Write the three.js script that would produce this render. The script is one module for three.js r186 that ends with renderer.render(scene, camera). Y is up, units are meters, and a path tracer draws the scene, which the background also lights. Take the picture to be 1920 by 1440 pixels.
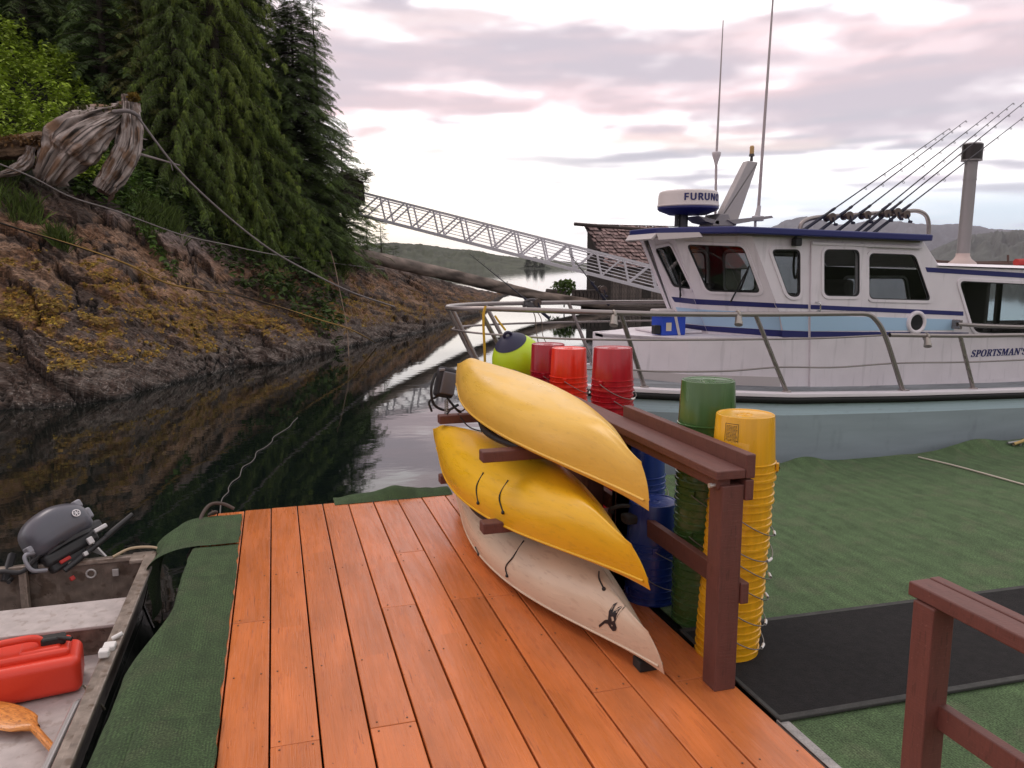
import * as THREE from 'three';
import { RoundedBoxGeometry } from 'three/addons/geometries/RoundedBoxGeometry.js';
import { mergeGeometries, mergeVertices, toCreasedNormals } from 'three/addons/utils/BufferGeometryUtils.js';
import { FontLoader } from 'three/addons/loaders/FontLoader.js';
import { TextGeometry } from 'three/addons/geometries/TextGeometry.js';
import { createNoise2D, createNoise3D } from 'simplex-noise';

// ---------------------------------------------------------------- camera, sky, sun, exposure
const scene = new THREE.Scene();
const EYE = 1.85, PITCH = 0.14993, YAW = 0.29153;           // looking a little down and to the right of the planks (-z)
const camera = new THREE.PerspectiveCamera(52, 4 / 3, 0.05, 9000);
camera.position.set(0, EYE, 0);
camera.rotation.order = 'YXZ';
camera.rotation.set(-PITCH, -YAW, 0);
const renderer = new THREE.WebGLRenderer({ antialias: true });
renderer.toneMapping = THREE.LinearToneMapping;
renderer.toneMappingExposure = 0.96;
renderer.shadowMap.enabled = true;
scene.environmentIntensity = 1;

function rng(seed) { let s = seed >>> 0; return () => { s = (s + 0x6d2b79f5) >>> 0; let t = Math.imul(s ^ (s >>> 15), 1 | s); t = (t + Math.imul(t ^ (t >>> 7), 61 | t)) ^ t; return ((t ^ (t >>> 14)) >>> 0) / 4294967296; }; }
const n2 = createNoise2D(rng(11)), n3 = createNoise3D(rng(12));
const lerp = THREE.MathUtils.lerp, clamp = THREE.MathUtils.clamp, smooth = THREE.MathUtils.smoothstep, PI = Math.PI;
const V = (x, y, z) => new THREE.Vector3(x, y, z);
function fbm2(x, y, o = 4) { let s = 0, a = 0.5; for (let i = 0; i < o; i++) { s += a * n2(x, y); x = x * 2.03 + 7.1; y = y * 2.03 + 3.7; a *= 0.5; } return s; }
function fbm3(x, y, z, o = 4) { let s = 0, a = 0.5; for (let i = 0; i < o; i++) { s += a * n3(x, y, z); x = x * 2.03 + 7.1; y = y * 2.03 + 3.7; z = z * 2.03 + 1.3; a *= 0.5; } return s; }
const table = (xs, ys) => (x) => { if (x <= xs[0]) return ys[0]; for (let i = 1; i < xs.length; i++) if (x <= xs[i]) return lerp(ys[i - 1], ys[i], (x - xs[i - 1]) / (xs[i] - xs[i - 1])); return ys[ys.length - 1]; };

{ // evening overcast: pink and lavender cloud with bright gaps, blue grey streaks low down
  const W = 2048, H = 1024, data = new Float32Array(W * H * 4), c = [0, 0, 0];
  const mix = (col, r, g, b, k) => { col[0] += (r - col[0]) * k; col[1] += (g - col[1]) * k; col[2] += (b - col[2]) * k; };
  for (let j = 0; j < H; j++) {
    const el = ((j + 0.5) / H - 0.5) * 180, y = Math.sin(el * PI / 180);
    for (let i = 0; i < W; i++) {
      const az = ((i + 0.5) / W - 0.5) * 2 * PI, ce = Math.cos(el * PI / 180), x = Math.cos(az) * ce, z = Math.sin(az) * ce;
      const fz = -z * Math.cos(YAW) + x * Math.sin(YAW), fx = x * Math.cos(YAW) + z * Math.sin(YAW);
      const rel = Math.atan2(fx, fz);                                  // 0 ahead, + to the right
      const e = Math.max(el, 0), N = (k, q, o, s) => fbm3(x / ce * k + s, e * q + s * 0.7, z / ce * k - s, o);
      const ahead = 0.5 + 0.5 * Math.cos(rel), br = lerp(1.12, 1.55, smooth(ahead, 0.35, 0.98)) * (1 - 0.12 * smooth(e, 35, 75));
      c[0] = 1.03 * br; c[1] = br; c[2] = 1.0 * br;
      const big = N(1.5, 0.085, 5, 2), mid = N(3.4, 0.26, 5, 9), fine = N(8, 0.75, 4, 17), wisp = N(2.2, 0.42, 5, 31);
      // broad band of cloud, pinker to the left
      const centre = 12.9 - 2.1 * Math.sin(rel * 1.2) + 2.4 * big, half = 3.9 + 2.2 * mid + 1.1 * fine;
      const d = clamp(1.35 * (1 - Math.pow(Math.abs(e - centre) / Math.max(half, 1.4), 2) * 0.75) + 1.1 * mid + 0.5 * fine, 0, 1.6);
      const upper = smooth(big + 0.5 * mid, -0.1, 0.45) * smooth(e, 22, 34) * 0.9;
      const pink = clamp(0.42 - rel * 0.55 + 1.1 * wisp + 0.6 * big, 0, 1);
      mix(c, lerp(0.90, 1.16, pink), lerp(0.81, 0.885, pink), lerp(0.88, 0.925, pink), Math.max(smooth(d, 0.1, 0.9) * 0.95, upper));
      mix(c, lerp(0.66, 0.83, pink), lerp(0.595, 0.67, pink), lerp(0.68, 0.715, pink), smooth(d + 0.5 * fine - 0.35 * wisp + 0.1 * smooth(centre - e, -1, 3), 0.72, 1.5) * 0.72);
      mix(c, 1.02, 0.87, 0.885, clamp(smooth(e, 13, 18) * (0.45 - rel * 1.3 + 1.4 * wisp) * (1 - smooth(e, 40, 70)), 0, 0.8));
      // level streaks low down, bluer to the right
      const st = N(2.6, 0.75, 5, 51) + 0.35 * N(7, 2.1, 3, 61), low = smooth(e, 0.8, 2.4) * (1 - smooth(e, 7.8, 10.5)), right = smooth(rel, -0.14, 0.2) * (1 - smooth(rel, 1.6, 2.4));
      mix(c, 0.72, 0.69, 0.765, clamp(low * smooth(st, -0.02, 0.3) * (0.3 + 0.7 * right), 0, 0.92));
      mix(c, 0.58, 0.575, 0.66, low * smooth(st, 0.16, 0.42) * right * 0.7);
      mix(c, 0.68, 0.83, 0.95, (1 - smooth(e, 3.2, 6)) * smooth(rel + 0.25 * wisp, 0.12, 0.4) * (1 - smooth(rel, 1.6, 2.4)) * 0.9 * (1 - 0.6 * smooth(st, 0.05, 0.35)));
      mix(c, 1.15, 0.94, 0.86, Math.exp(-Math.pow((e - 7.9 - 1.2 * big) / 0.9, 2)) * smooth(wisp + 0.4 * fine, -0.15, 0.3) * smooth(rel, -0.5, 0) * 0.6);
      // glow where the sun has gone behind the headland
      mix(c, 1.75, 1.55, 1.22, 0.9 * Math.exp(-Math.pow((rel + 0.16) / 0.2, 2) - Math.pow((el - 2.4) / 4, 2)));
      { const g = 1 + 0.3 * Math.exp(-Math.pow(e / 6, 2)) * smooth(ahead, 0.5, 0.95); c[0] *= g; c[1] *= g; c[2] *= g; }
      if (el < 0) { c[0] = 0.55; c[1] = 0.52; c[2] = 0.53; }
      const o = (j * W + i) * 4; data[o] = c[0]; data[o + 1] = c[1]; data[o + 2] = c[2]; data[o + 3] = 1;
    }
  }
  const sky = new THREE.DataTexture(data, W, H, THREE.RGBAFormat, THREE.FloatType);
  sky.mapping = THREE.EquirectangularReflectionMapping; sky.magFilter = THREE.LinearFilter; sky.minFilter = THREE.LinearFilter; sky.needsUpdate = true;
  scene.background = sky; scene.environment = sky;
}
const sun = new THREE.DirectionalLight(0xfff0e6, 0.7);
sun.position.set(-16, 38, -32); sun.target.position.set(2, 0, -8);
sun.castShadow = true; sun.shadow.radius = 40; sun.shadow.mapSize.set(2048, 2048);
Object.assign(sun.shadow.camera, { left: -40, right: 40, top: 40, bottom: -40, near: 1, far: 140 });
scene.add(sun, sun.target);

// ---------------------------------------------------------------- helpers
// a point of the place seen at photograph pixel (x, y), found where its sight line meets a plane or reaches a distance
function dirOf(px, py) { return V((px - 960) / 1476.22, (720 - py) / 1476.22, -1).applyEuler(camera.rotation); }
const atY = (px, py, y) => { const d = dirOf(px, py); return d.multiplyScalar((y - EYE) / d.y).add(camera.position); };
const atZ = (px, py, z) => { const d = dirOf(px, py); return d.multiplyScalar(z / d.z).add(camera.position); };
const atX = (px, py, x) => { const d = dirOf(px, py); return d.multiplyScalar(x / d.x).add(camera.position); };
const atL = (px, py, L) => { const d = dirOf(px, py); return d.multiplyScalar(L / Math.hypot(d.x, d.z)).add(camera.position); };
const atPlane = (px, py, p, n) => { const d = dirOf(px, py); return d.multiplyScalar(p.clone().sub(camera.position).dot(n) / d.dot(n)).add(camera.position); };

const names = new Map();
function numbered(name) { const k = names.get(name) ?? 0; names.set(name, k + 1); return k ? `${name}_${String(k).padStart(3, '0')}` : name; }
function tag(o, label, category, group, kind) { Object.assign(o.userData, { label, category }); if (group) o.userData.group = group; if (kind) o.userData.kind = kind; return o; }
function thing(name, label, category, pos = [0, 0, 0], turn = 0, group) { const o = new THREE.Group(); o.name = numbered(name); o.position.set(...pos); o.rotation.y = turn; scene.add(o); return tag(o, label, category, group); }
function merge(list) {
  list = [].concat(list).map((g) => { g = g.index ? g.toNonIndexed() : g.clone(); for (const k of Object.keys(g.attributes)) if (!['position', 'normal', 'uv'].includes(k)) g.deleteAttribute(k); if (!g.attributes.normal) g.computeVertexNormals(); if (!g.attributes.uv) g.setAttribute('uv', new THREE.BufferAttribute(new Float32Array(g.attributes.position.count * 2), 2)); return g; });
  return list.length > 1 ? mergeGeometries(list) : list[0];
}
function put(name, geo, mat, parent) { const top = !parent || parent === scene; const m = new THREE.Mesh(Array.isArray(geo) ? merge(geo) : geo, mat); m.name = top ? numbered(name) : name; m.castShadow = m.receiveShadow = true; (parent ?? scene).add(m); return m; }
function struct(name, geo, mat) { const m = put(name, geo, mat); m.userData.kind = 'structure'; return m; }
function bx(w, h, d, x = 0, y = 0, z = 0, r = 0.004, seg = 1) { const rr = Math.min(r, w / 2.01, h / 2.01, d / 2.01); const g = rr > 0.0005 ? new RoundedBoxGeometry(w, h, d, seg, rr) : new THREE.BoxGeometry(w, h, d); metreUV(g); return g.translate(x, y, z); }
function metreUV(g) { const p = g.attributes.position, n = g.attributes.normal, uv = new Float32Array(p.count * 2); for (let i = 0; i < p.count; i++) { const ax = Math.abs(n.getX(i)), ay = Math.abs(n.getY(i)), az = Math.abs(n.getZ(i)); if (ay >= ax && ay >= az) { uv[2 * i] = p.getX(i); uv[2 * i + 1] = p.getZ(i); } else if (ax >= az) { uv[2 * i] = p.getZ(i); uv[2 * i + 1] = p.getY(i); } else { uv[2 * i] = p.getX(i); uv[2 * i + 1] = p.getY(i); } } g.setAttribute('uv', new THREE.BufferAttribute(uv, 2)); return g; }
function rod(a, b, r1, r2 = r1, seg = 10) { const d = b.clone().sub(a), l = d.length(); const g = new THREE.CylinderGeometry(r2, r1, l, seg, 1); g.translate(0, l / 2, 0); g.applyQuaternion(new THREE.Quaternion().setFromUnitVectors(V(0, 1, 0), d.normalize())); return g.translate(a.x, a.y, a.z); }
function beam(a, b, w, h, r = 0.004) { const d = b.clone().sub(a), l = d.length(), g = bx(w, h, l, 0, 0, 0, r); g.applyMatrix4(new THREE.Matrix4().lookAt(b, a, V(0, 1, 0))); const m = a.clone().add(b).multiplyScalar(0.5); return g.translate(m.x, m.y, m.z); }
function tube(pts, r, n = 24, radial = 8, closed = false) { return new THREE.TubeGeometry(new THREE.CatmullRomCurve3(pts, closed, 'centripetal'), n, r, radial, closed); }
function polyTube(pts, r, radial = 10, bend = 0.08, n = 60) { // straight runs with rounded bends
  const path = new THREE.CurvePath(); let from = pts[0];
  for (let i = 1; i < pts.length - 1; i++) { const a = pts[i].clone().lerp(pts[i - 1], Math.min(0.49, bend / pts[i].distanceTo(pts[i - 1]))), b = pts[i].clone().lerp(pts[i + 1], Math.min(0.49, bend / pts[i].distanceTo(pts[i + 1]))); path.add(new THREE.LineCurve3(from, a)); path.add(new THREE.QuadraticBezierCurve3(a, pts[i], b)); from = b; }
  path.add(new THREE.LineCurve3(from, pts[pts.length - 1]));
  return new THREE.TubeGeometry(path, n, r, radial, false);
}
function lathe(pts, seg = 32) { return new THREE.LatheGeometry(pts.map(([r, y]) => new THREE.Vector2(r, y)), seg); }
function grid(nu, nv, f) { // f(u, v) -> Vector3, u and v from 0 to 1
  const pos = [], uv = [], idx = [];
  for (let j = 0; j <= nv; j++) for (let i = 0; i <= nu; i++) { const p = f(i / nu, j / nv, i, j); pos.push(p.x, p.y, p.z); uv.push(i / nu, j / nv); }
  for (let j = 0; j < nv; j++) for (let i = 0; i < nu; i++) { const a = j * (nu + 1) + i, b = a + 1, c = a + nu + 1, d = c + 1; idx.push(a, b, d, a, d, c); }
  const g = new THREE.BufferGeometry(); g.setAttribute('position', new THREE.Float32BufferAttribute(pos, 3)); g.setAttribute('uv', new THREE.Float32BufferAttribute(uv, 2)); g.setIndex(idx); g.computeVertexNormals(); return g;
}
// a flat panel through 3D corners (first three give the plane), with holes, given thickness to its back
function roundPath(pts, r, path) {
  const n = pts.length;
  for (let i = 0; i < n; i++) {
    const p = pts[i], a = pts[(i + n - 1) % n], b = pts[(i + 1) % n];
    const pa = p.clone().lerp(a, Math.min(0.48, r / Math.max(1e-6, p.distanceTo(a)))), pb = p.clone().lerp(b, Math.min(0.48, r / Math.max(1e-6, p.distanceTo(b))));
    if (i === 0) path.moveTo(pa.x, pa.y); else path.lineTo(pa.x, pa.y);
    if (r > 1e-5) path.quadraticCurveTo(p.x, p.y, pb.x, pb.y);
  }
  path.closePath(); return path;
}
function frameOf(corners) { // axes of the plane of three corners; z towards the camera
  const u = corners[1].clone().sub(corners[0]).normalize(); let n = u.clone().cross(corners[2].clone().sub(corners[0])).normalize();
  if (n.dot(camera.position.clone().sub(corners[0])) < 0) n.negate();
  const v = n.clone().cross(u); const m = new THREE.Matrix4().makeBasis(u, v, n).setPosition(corners[0]);
  return { m, inv: m.clone().invert(), n };
}
function panel(fr, corners, holes = [], t = 0.03, out = 0, r = 0, hr = 0.05, bevel = 0) {
  const flat = (ps) => ps.map((p) => { const q = p.clone().applyMatrix4(fr.inv); return new THREE.Vector2(q.x, q.y); });
  const s = roundPath(flat(corners), r, new THREE.Shape());
  for (const h of holes) s.holes.push(roundPath(flat(h), hr, new THREE.Path()));
  const g = new THREE.ExtrudeGeometry(s, { depth: t - 2 * bevel, bevelEnabled: bevel > 0, bevelSize: bevel, bevelThickness: bevel, bevelOffset: -bevel, bevelSegments: 2, curveSegments: 8 });
  g.translate(0, 0, out - t + bevel); return g.applyMatrix4(fr.m);
}
function grow(fr, pts, d) { // move the edges of a convex outline outwards by d in its plane
  const q = pts.map((p) => p.clone().applyMatrix4(fr.inv)); const n = q.length; let area = 0;
  for (let i = 0; i < n; i++) area += q[i].x * q[(i + 1) % n].y - q[(i + 1) % n].x * q[i].y;
  const s = area > 0 ? 1 : -1;
  return q.map((p, i) => { const a = q[(i + n - 1) % n], b = q[(i + 1) % n]; const e1 = p.clone().sub(a).setZ(0).normalize(), e2 = b.clone().sub(p).setZ(0).normalize(); const m1 = V(e1.y * s, -e1.x * s, 0), m2 = V(e2.y * s, -e2.x * s, 0); const k = m1.clone().add(m2); return p.clone().add(k.multiplyScalar(d * 2 / Math.max(0.3, k.lengthSq()))).applyMatrix4(fr.m); });
}

// ---------------------------------------------------------------- textures and materials
function tex(w, h, f, srgb = true) { // f(x, y) -> [r, g, b, a] 0..255
  const d = new Uint8Array(w * h * 4); for (let y = 0; y < h; y++) for (let x = 0; x < w; x++) { const c = f(x, y), o = (y * w + x) * 4; d[o] = clamp(c[0], 0, 255); d[o + 1] = clamp(c[1], 0, 255); d[o + 2] = clamp(c[2], 0, 255); d[o + 3] = c[3] ?? 255; }
  const t = new THREE.DataTexture(d, w, h); t.wrapS = t.wrapT = THREE.RepeatWrapping; t.magFilter = THREE.LinearFilter; t.minFilter = THREE.LinearMipmapLinearFilter; t.generateMipmaps = true; if (srgb) t.colorSpace = THREE.SRGBColorSpace; t.needsUpdate = true; return t;
}
const rep = (t, x, y) => { const c = t.clone(); c.repeat.set(x, y); c.needsUpdate = true; return c; };
// noise that tiles over n cells: sampled on two circles
function tileNoise(x, y, w, h, fx, fy, o = 4, seed = 0) { let s = 0, a = 0.5; for (let i = 0; i < o; i++) { const p = x / w * 2 * PI, q = y / h * 2 * PI; s += a * n3(Math.cos(p) * fx / 6.28 + seed, Math.sin(p) * fx / 6.28 + 3.3 * i + Math.cos(q) * fy / 6.28, Math.sin(q) * fy / 6.28 + seed * 0.7); fx *= 2; fy *= 2; a *= 0.5; } return s; }
const grey = (v) => [v, v, v];
const std = (o) => new THREE.MeshStandardMaterial({ roughness: 0.7, metalness: 0, ...o });
const phy = (o) => new THREE.MeshPhysicalMaterial({ roughness: 0.7, metalness: 0, ...o });
const lin = (r, g, b) => new THREE.Color().setRGB(r, g, b);

const speckle = tex(256, 256, (x, y) => grey(200 + 40 * tileNoise(x, y, 256, 256, 10, 10, 5, 2) + 30 * (n2(x * 0.9, y * 0.9))));
const grainBump = tex(512, 256, (x, y) => grey(128 + 60 * tileNoise(x, y, 512, 256, 4, 60, 3, 5) + 40 * tileNoise(x, y, 512, 256, 14, 14, 4, 6)), false);
const roughVar = tex(256, 256, (x, y) => grey(170 + 90 * tileNoise(x, y, 256, 256, 6, 6, 5, 8)), false);
// ---------------------------------------------------------------- water
const WATER = -0.49;
{
  const S = 512, hgt = new Float32Array(S * S);
  for (let y = 0; y < S; y++) for (let x = 0; x < S; x++) hgt[y * S + x] = tileNoise(x, y, S, S, 7, 16, 4, 1);
  const t = tex(S, S, (x, y) => { const dx = hgt[y * S + (x + 1) % S] - hgt[y * S + (x + S - 1) % S], dy = hgt[((y + 1) % S) * S + x] - hgt[((y + S - 1) % S) * S + x]; const v = V(-dx * 10, -dy * 10, 1).normalize(); return [128 + 127 * v.x, 128 + 127 * v.y, 128 + 127 * v.z]; }, false);
  const m = phy({ color: lin(0.004, 0.007, 0.006), roughness: 0.025, ior: 1.75, normalMap: t, normalScale: new THREE.Vector2(0.0017, 0.0017) });
  const g = grid(60, 60, (u, v) => { const s = (a) => Math.sign(a - 0.5) * Math.pow(Math.abs(a - 0.5) * 2, 4) * 7000; return V(s(u), WATER, s(v) + 0); });
  const p = g.attributes.position, uv = g.attributes.uv; for (let i = 0; i < p.count; i++) uv.setXY(i, p.getX(i) / 5, p.getZ(i) / 5);
  g.scale(1, 1, -1); g.index.array.reverse(); g.computeVertexNormals();
  struct('water', g, m);
}

// ---------------------------------------------------------------- far shores
function ridge(name, tops, L, depth, color, seed, rough, label) {
  const f = table(tops.map((t) => t[0]), tops.map((t) => t[1])), x0 = tops[0][0], x1 = tops[tops.length - 1][0], cols = [];
  const nu = 260, nv = 36;
  const g = grid(nu, nv, (u, v) => {
    const px = lerp(x0, x1, u), Lr = L + depth, hTop = (497 - f(px)) / 1476 * Lr + EYE - WATER, bump = fbm2(px * 0.05 + seed, 3.1, 3);
    const q = v < 0.75 ? v / 0.75 : 1 - (v - 0.75) / 0.25 * 1.2, d = v < 0.75 ? lerp(L * (1 + 0.02 * bump), Lr, v / 0.75) : Lr + depth * (v - 0.75) * 4;
    const p = atL(px, 497, d); let h = hTop * Math.pow(clamp(q, 0, 1), 0.8);
    h *= 1 + rough * (1 - q) * q * 2.2 * fbm2(px * 0.025 + seed, v * 3 + seed, 4);
    h += rough * hTop * 0.045 * fbm2(px * 0.35, v * 22 + seed, 3) * smooth(q, 0, 0.2);
    p.y = WATER - 0.5 + h; return p;
  });
  const pos = g.attributes.position; for (let i = 0; i < pos.count; i++) { const k = 0.8 + 0.5 * fbm3(pos.getX(i) / L * 30, pos.getY(i) / L * 60, pos.getZ(i) / L * 30, 4); cols.push(color[0] * k, color[1] * k, color[2] * k); }
  g.setAttribute('color', new THREE.Float32BufferAttribute(cols, 3));
  const m = struct(name, g, std({ vertexColors: true, roughness: 1 })); m.userData.label = label; return m;
}
ridge('hills', [[560, 480], [660, 462], [737, 455], [790, 459], [822, 462], [850, 467], [882, 468], [905, 472], [930, 477], [962, 481], [990, 484], [1030, 487], [1080, 491], [1130, 494], [1180, 496]], 640, 160, [0.05, 0.062, 0.03], 3, 1, 'low wooded hills across the water behind the gangway');
ridge('hills', [[1690, 494], [1720, 484], [1760, 466], [1800, 452], [1840, 446], [1880, 444], [1940, 441], [2100, 446], [2400, 470]], 1500, 450, [0.05, 0.06, 0.045], 8, 1, 'green grey hills behind the stovepipe');
ridge('mountains', [[1300, 488], [1380, 458], [1432, 437], [1465, 421], [1500, 414], [1520, 416], [1560, 428], [1600, 427], [1625, 422], [1650, 421], [1690, 427], [1740, 432], [1800, 431], [1850, 440], [1900, 443], [1990, 452], [2200, 470], [2500, 488]], 3300, 900, [0.05, 0.06, 0.075], 15, 0.7, 'blue mountains on the horizon behind the fishing rods');
ridge('islet', [[962, 504], [980, 499], [1000, 497], [1025, 498], [1040, 503]], 520, 14, [0.03, 0.04, 0.02], 21, 1, 'small low islet before the far hills');

{ // the wooded shore behind the camera, which the cabin windows mirror
  const cols = [], g = grid(120, 24, (u, v) => { const a = lerp(0.75, 2 * PI - 2.15, u) + YAW, L = 52 + 45 * v, h = (2 + 10 * Math.sin(Math.min(1, v * 1.15) * 1.5)) * (0.8 + 0.5 * fbm2(u * 9, v * 2, 4)) * smooth(u, 0, 0.12) * smooth(1 - u, 0, 0.1); const k = 0.7 + 0.7 * fbm2(u * 60, v * 14, 3); cols.push(0.03 * k, 0.042 * k, 0.018 * k); return V(Math.sin(a) * L, WATER - 0.4 + (v === 0 ? 0 : h + 1.2 * fbm2(u * 140, v * 30, 3)), -Math.cos(a) * L); });
  g.setAttribute('color', new THREE.Float32BufferAttribute(cols, 3)); struct('hillside', g, std({ vertexColors: true, roughness: 1, side: THREE.DoubleSide })).userData.label = 'wooded shore on the other side of the cove';
}
// ---------------------------------------------------------------- rocky shore and hillside on the left
const XS = [-900, -400, 0, 100, 219, 328, 430, 529, 620, 693, 800, 900, 945, 1000];
const shoreL = table(XS, [11, 14, 15.1, 14.9, 15.5, 17.1, 18.9, 19.7, 22, 24.4, 28.5, 37.7, 59, 64]);
const topL = table(XS, [15.5, 18, 19.4, 19.5, 20, 21.2, 23.5, 25, 27.5, 31, 36, 46, 62.5, 66]);
const topH = table(XS, [4.3, 4.2, 3.95, 3.85, 3.65, 3.1, 2.75, 2.7, 2.72, 2.62, 1.85, 0.95, 0.12, -0.8]);
const hillS = table(XS, [0.75, 0.72, 0.66, 0.64, 0.6, 0.52, 0.42, 0.33, 0.12, -0.22, -0.4, -0.4, -0.5, -0.5]);
function groundY(px, L) { // height of the shore, before its small relief
  const s = shoreL(px), t = topL(px), r = (L - s) / (t - s);
  if (r < 0) return WATER + (L - s) * 0.75;
  if (r <= 1) return WATER + topH(px) * (0.82 * Math.pow(r, 0.92) + 0.18 * r * r);
  return WATER + topH(px) + (L - t) * hillS(px) * (1 - 0.35 * smooth(r, 1.6, 5)) + 2.3 * Math.exp(-Math.pow((px - 628) / 30, 2) - Math.pow((L - 44.5) / 4.5, 2));
}
const pxAt = (x, z) => { const fz = -z * Math.cos(YAW) + x * Math.sin(YAW), fx = x * Math.cos(YAW) + z * Math.sin(YAW); return 960 + 1476.22 * Math.cos(PITCH) ** -1 * (fx / Math.max(fz, 0.01)) * Math.cos(PITCH) ; };
const onGround = (px, L) => { const p = atL(px, 497, L); p.y = groundY(px, L); return p; };
const hash2 = (i, j, k) => { const q = Math.sin(i * 127.1 + j * 311.7 + k * 74.7) * 43758.5453; return q - Math.floor(q); };
function facet(e, f, k) { // flat broken faces: nearest of jittered cells, each with its own offset, tilt and tone
  const i0 = Math.floor(e), j0 = Math.floor(f); let d1 = 9, d2 = 9, I = 0, J = 0, cx = 0, cy = 0;
  for (let i = i0 - 1; i <= i0 + 1; i++) for (let j = j0 - 1; j <= j0 + 1; j++) { const x = i + 0.15 + 0.7 * hash2(i, j, k), y = j + 0.15 + 0.7 * hash2(i, j, k + 1), d = Math.max(Math.abs(e - x) * 0.9, Math.abs(f - y)) + 0.35 * Math.hypot(e - x, f - y); if (d < d1) { d2 = d1; d1 = d; I = i; J = j; cx = x; cy = y; } else if (d < d2) d2 = d; }
  const a = hash2(I, J, k + 2), b = hash2(I, J, k + 3), c = hash2(I, J, k + 4);
  return { h: a - 0.5 + (e - cx) * (b - 0.4) * 0.9 + (f - cy) * (c - 0.9) * 1.1, edge: d2 - d1, tone: hash2(I, J, k + 5) };
}
function relief(p, up) { // layered rock whose slabs dip down to the right; up: metres up the slope
  const a = p.x * Math.cos(YAW) + p.z * Math.sin(YAW), w1 = 0.5 * fbm3(p.x * 0.4, p.y * 0.4, p.z * 0.4, 3), w2 = 0.12 * fbm3(p.x * 1.7, p.y * 1.7, p.z * 1.7, 3);
  const e = a * 0.80 - up * 0.60 + w2, f = a * 0.60 + up * 0.80 + w1 + w2;
  const A = facet(e / 1.9 + 0.3 * w1, f / 0.62, 1), B = facet(e / 0.62, f / 0.21, 11), C = facet(e / 0.21, f / 0.085, 23);
  const crack = (1 - smooth(A.edge, 0, 0.07)) * 0.16 + (1 - smooth(B.edge, 0, 0.12)) * 0.05;
  const lam = n2(f * 11, e * 0.9) * 0.5 + n2(f * 27, e * 1.7) * 0.3;
  const h = 0.24 * A.h * smooth(A.edge, 0, 0.16) + 0.14 * B.h * smooth(B.edge, 0, 0.2) + 0.055 * C.h * smooth(C.edge, 0, 0.25) + 0.035 * lam - crack + 0.15 * fbm3(p.x * 0.4, p.y * 0.5, p.z * 0.4, 2) + 0.035 * fbm3(p.x * 3.1, p.y * 3.4, p.z * 3.1, 4) + 0.02 * n3(p.x * 13, p.y * 14, p.z * 13);
  return { h, A, B, C, crack, lam };
}
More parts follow.
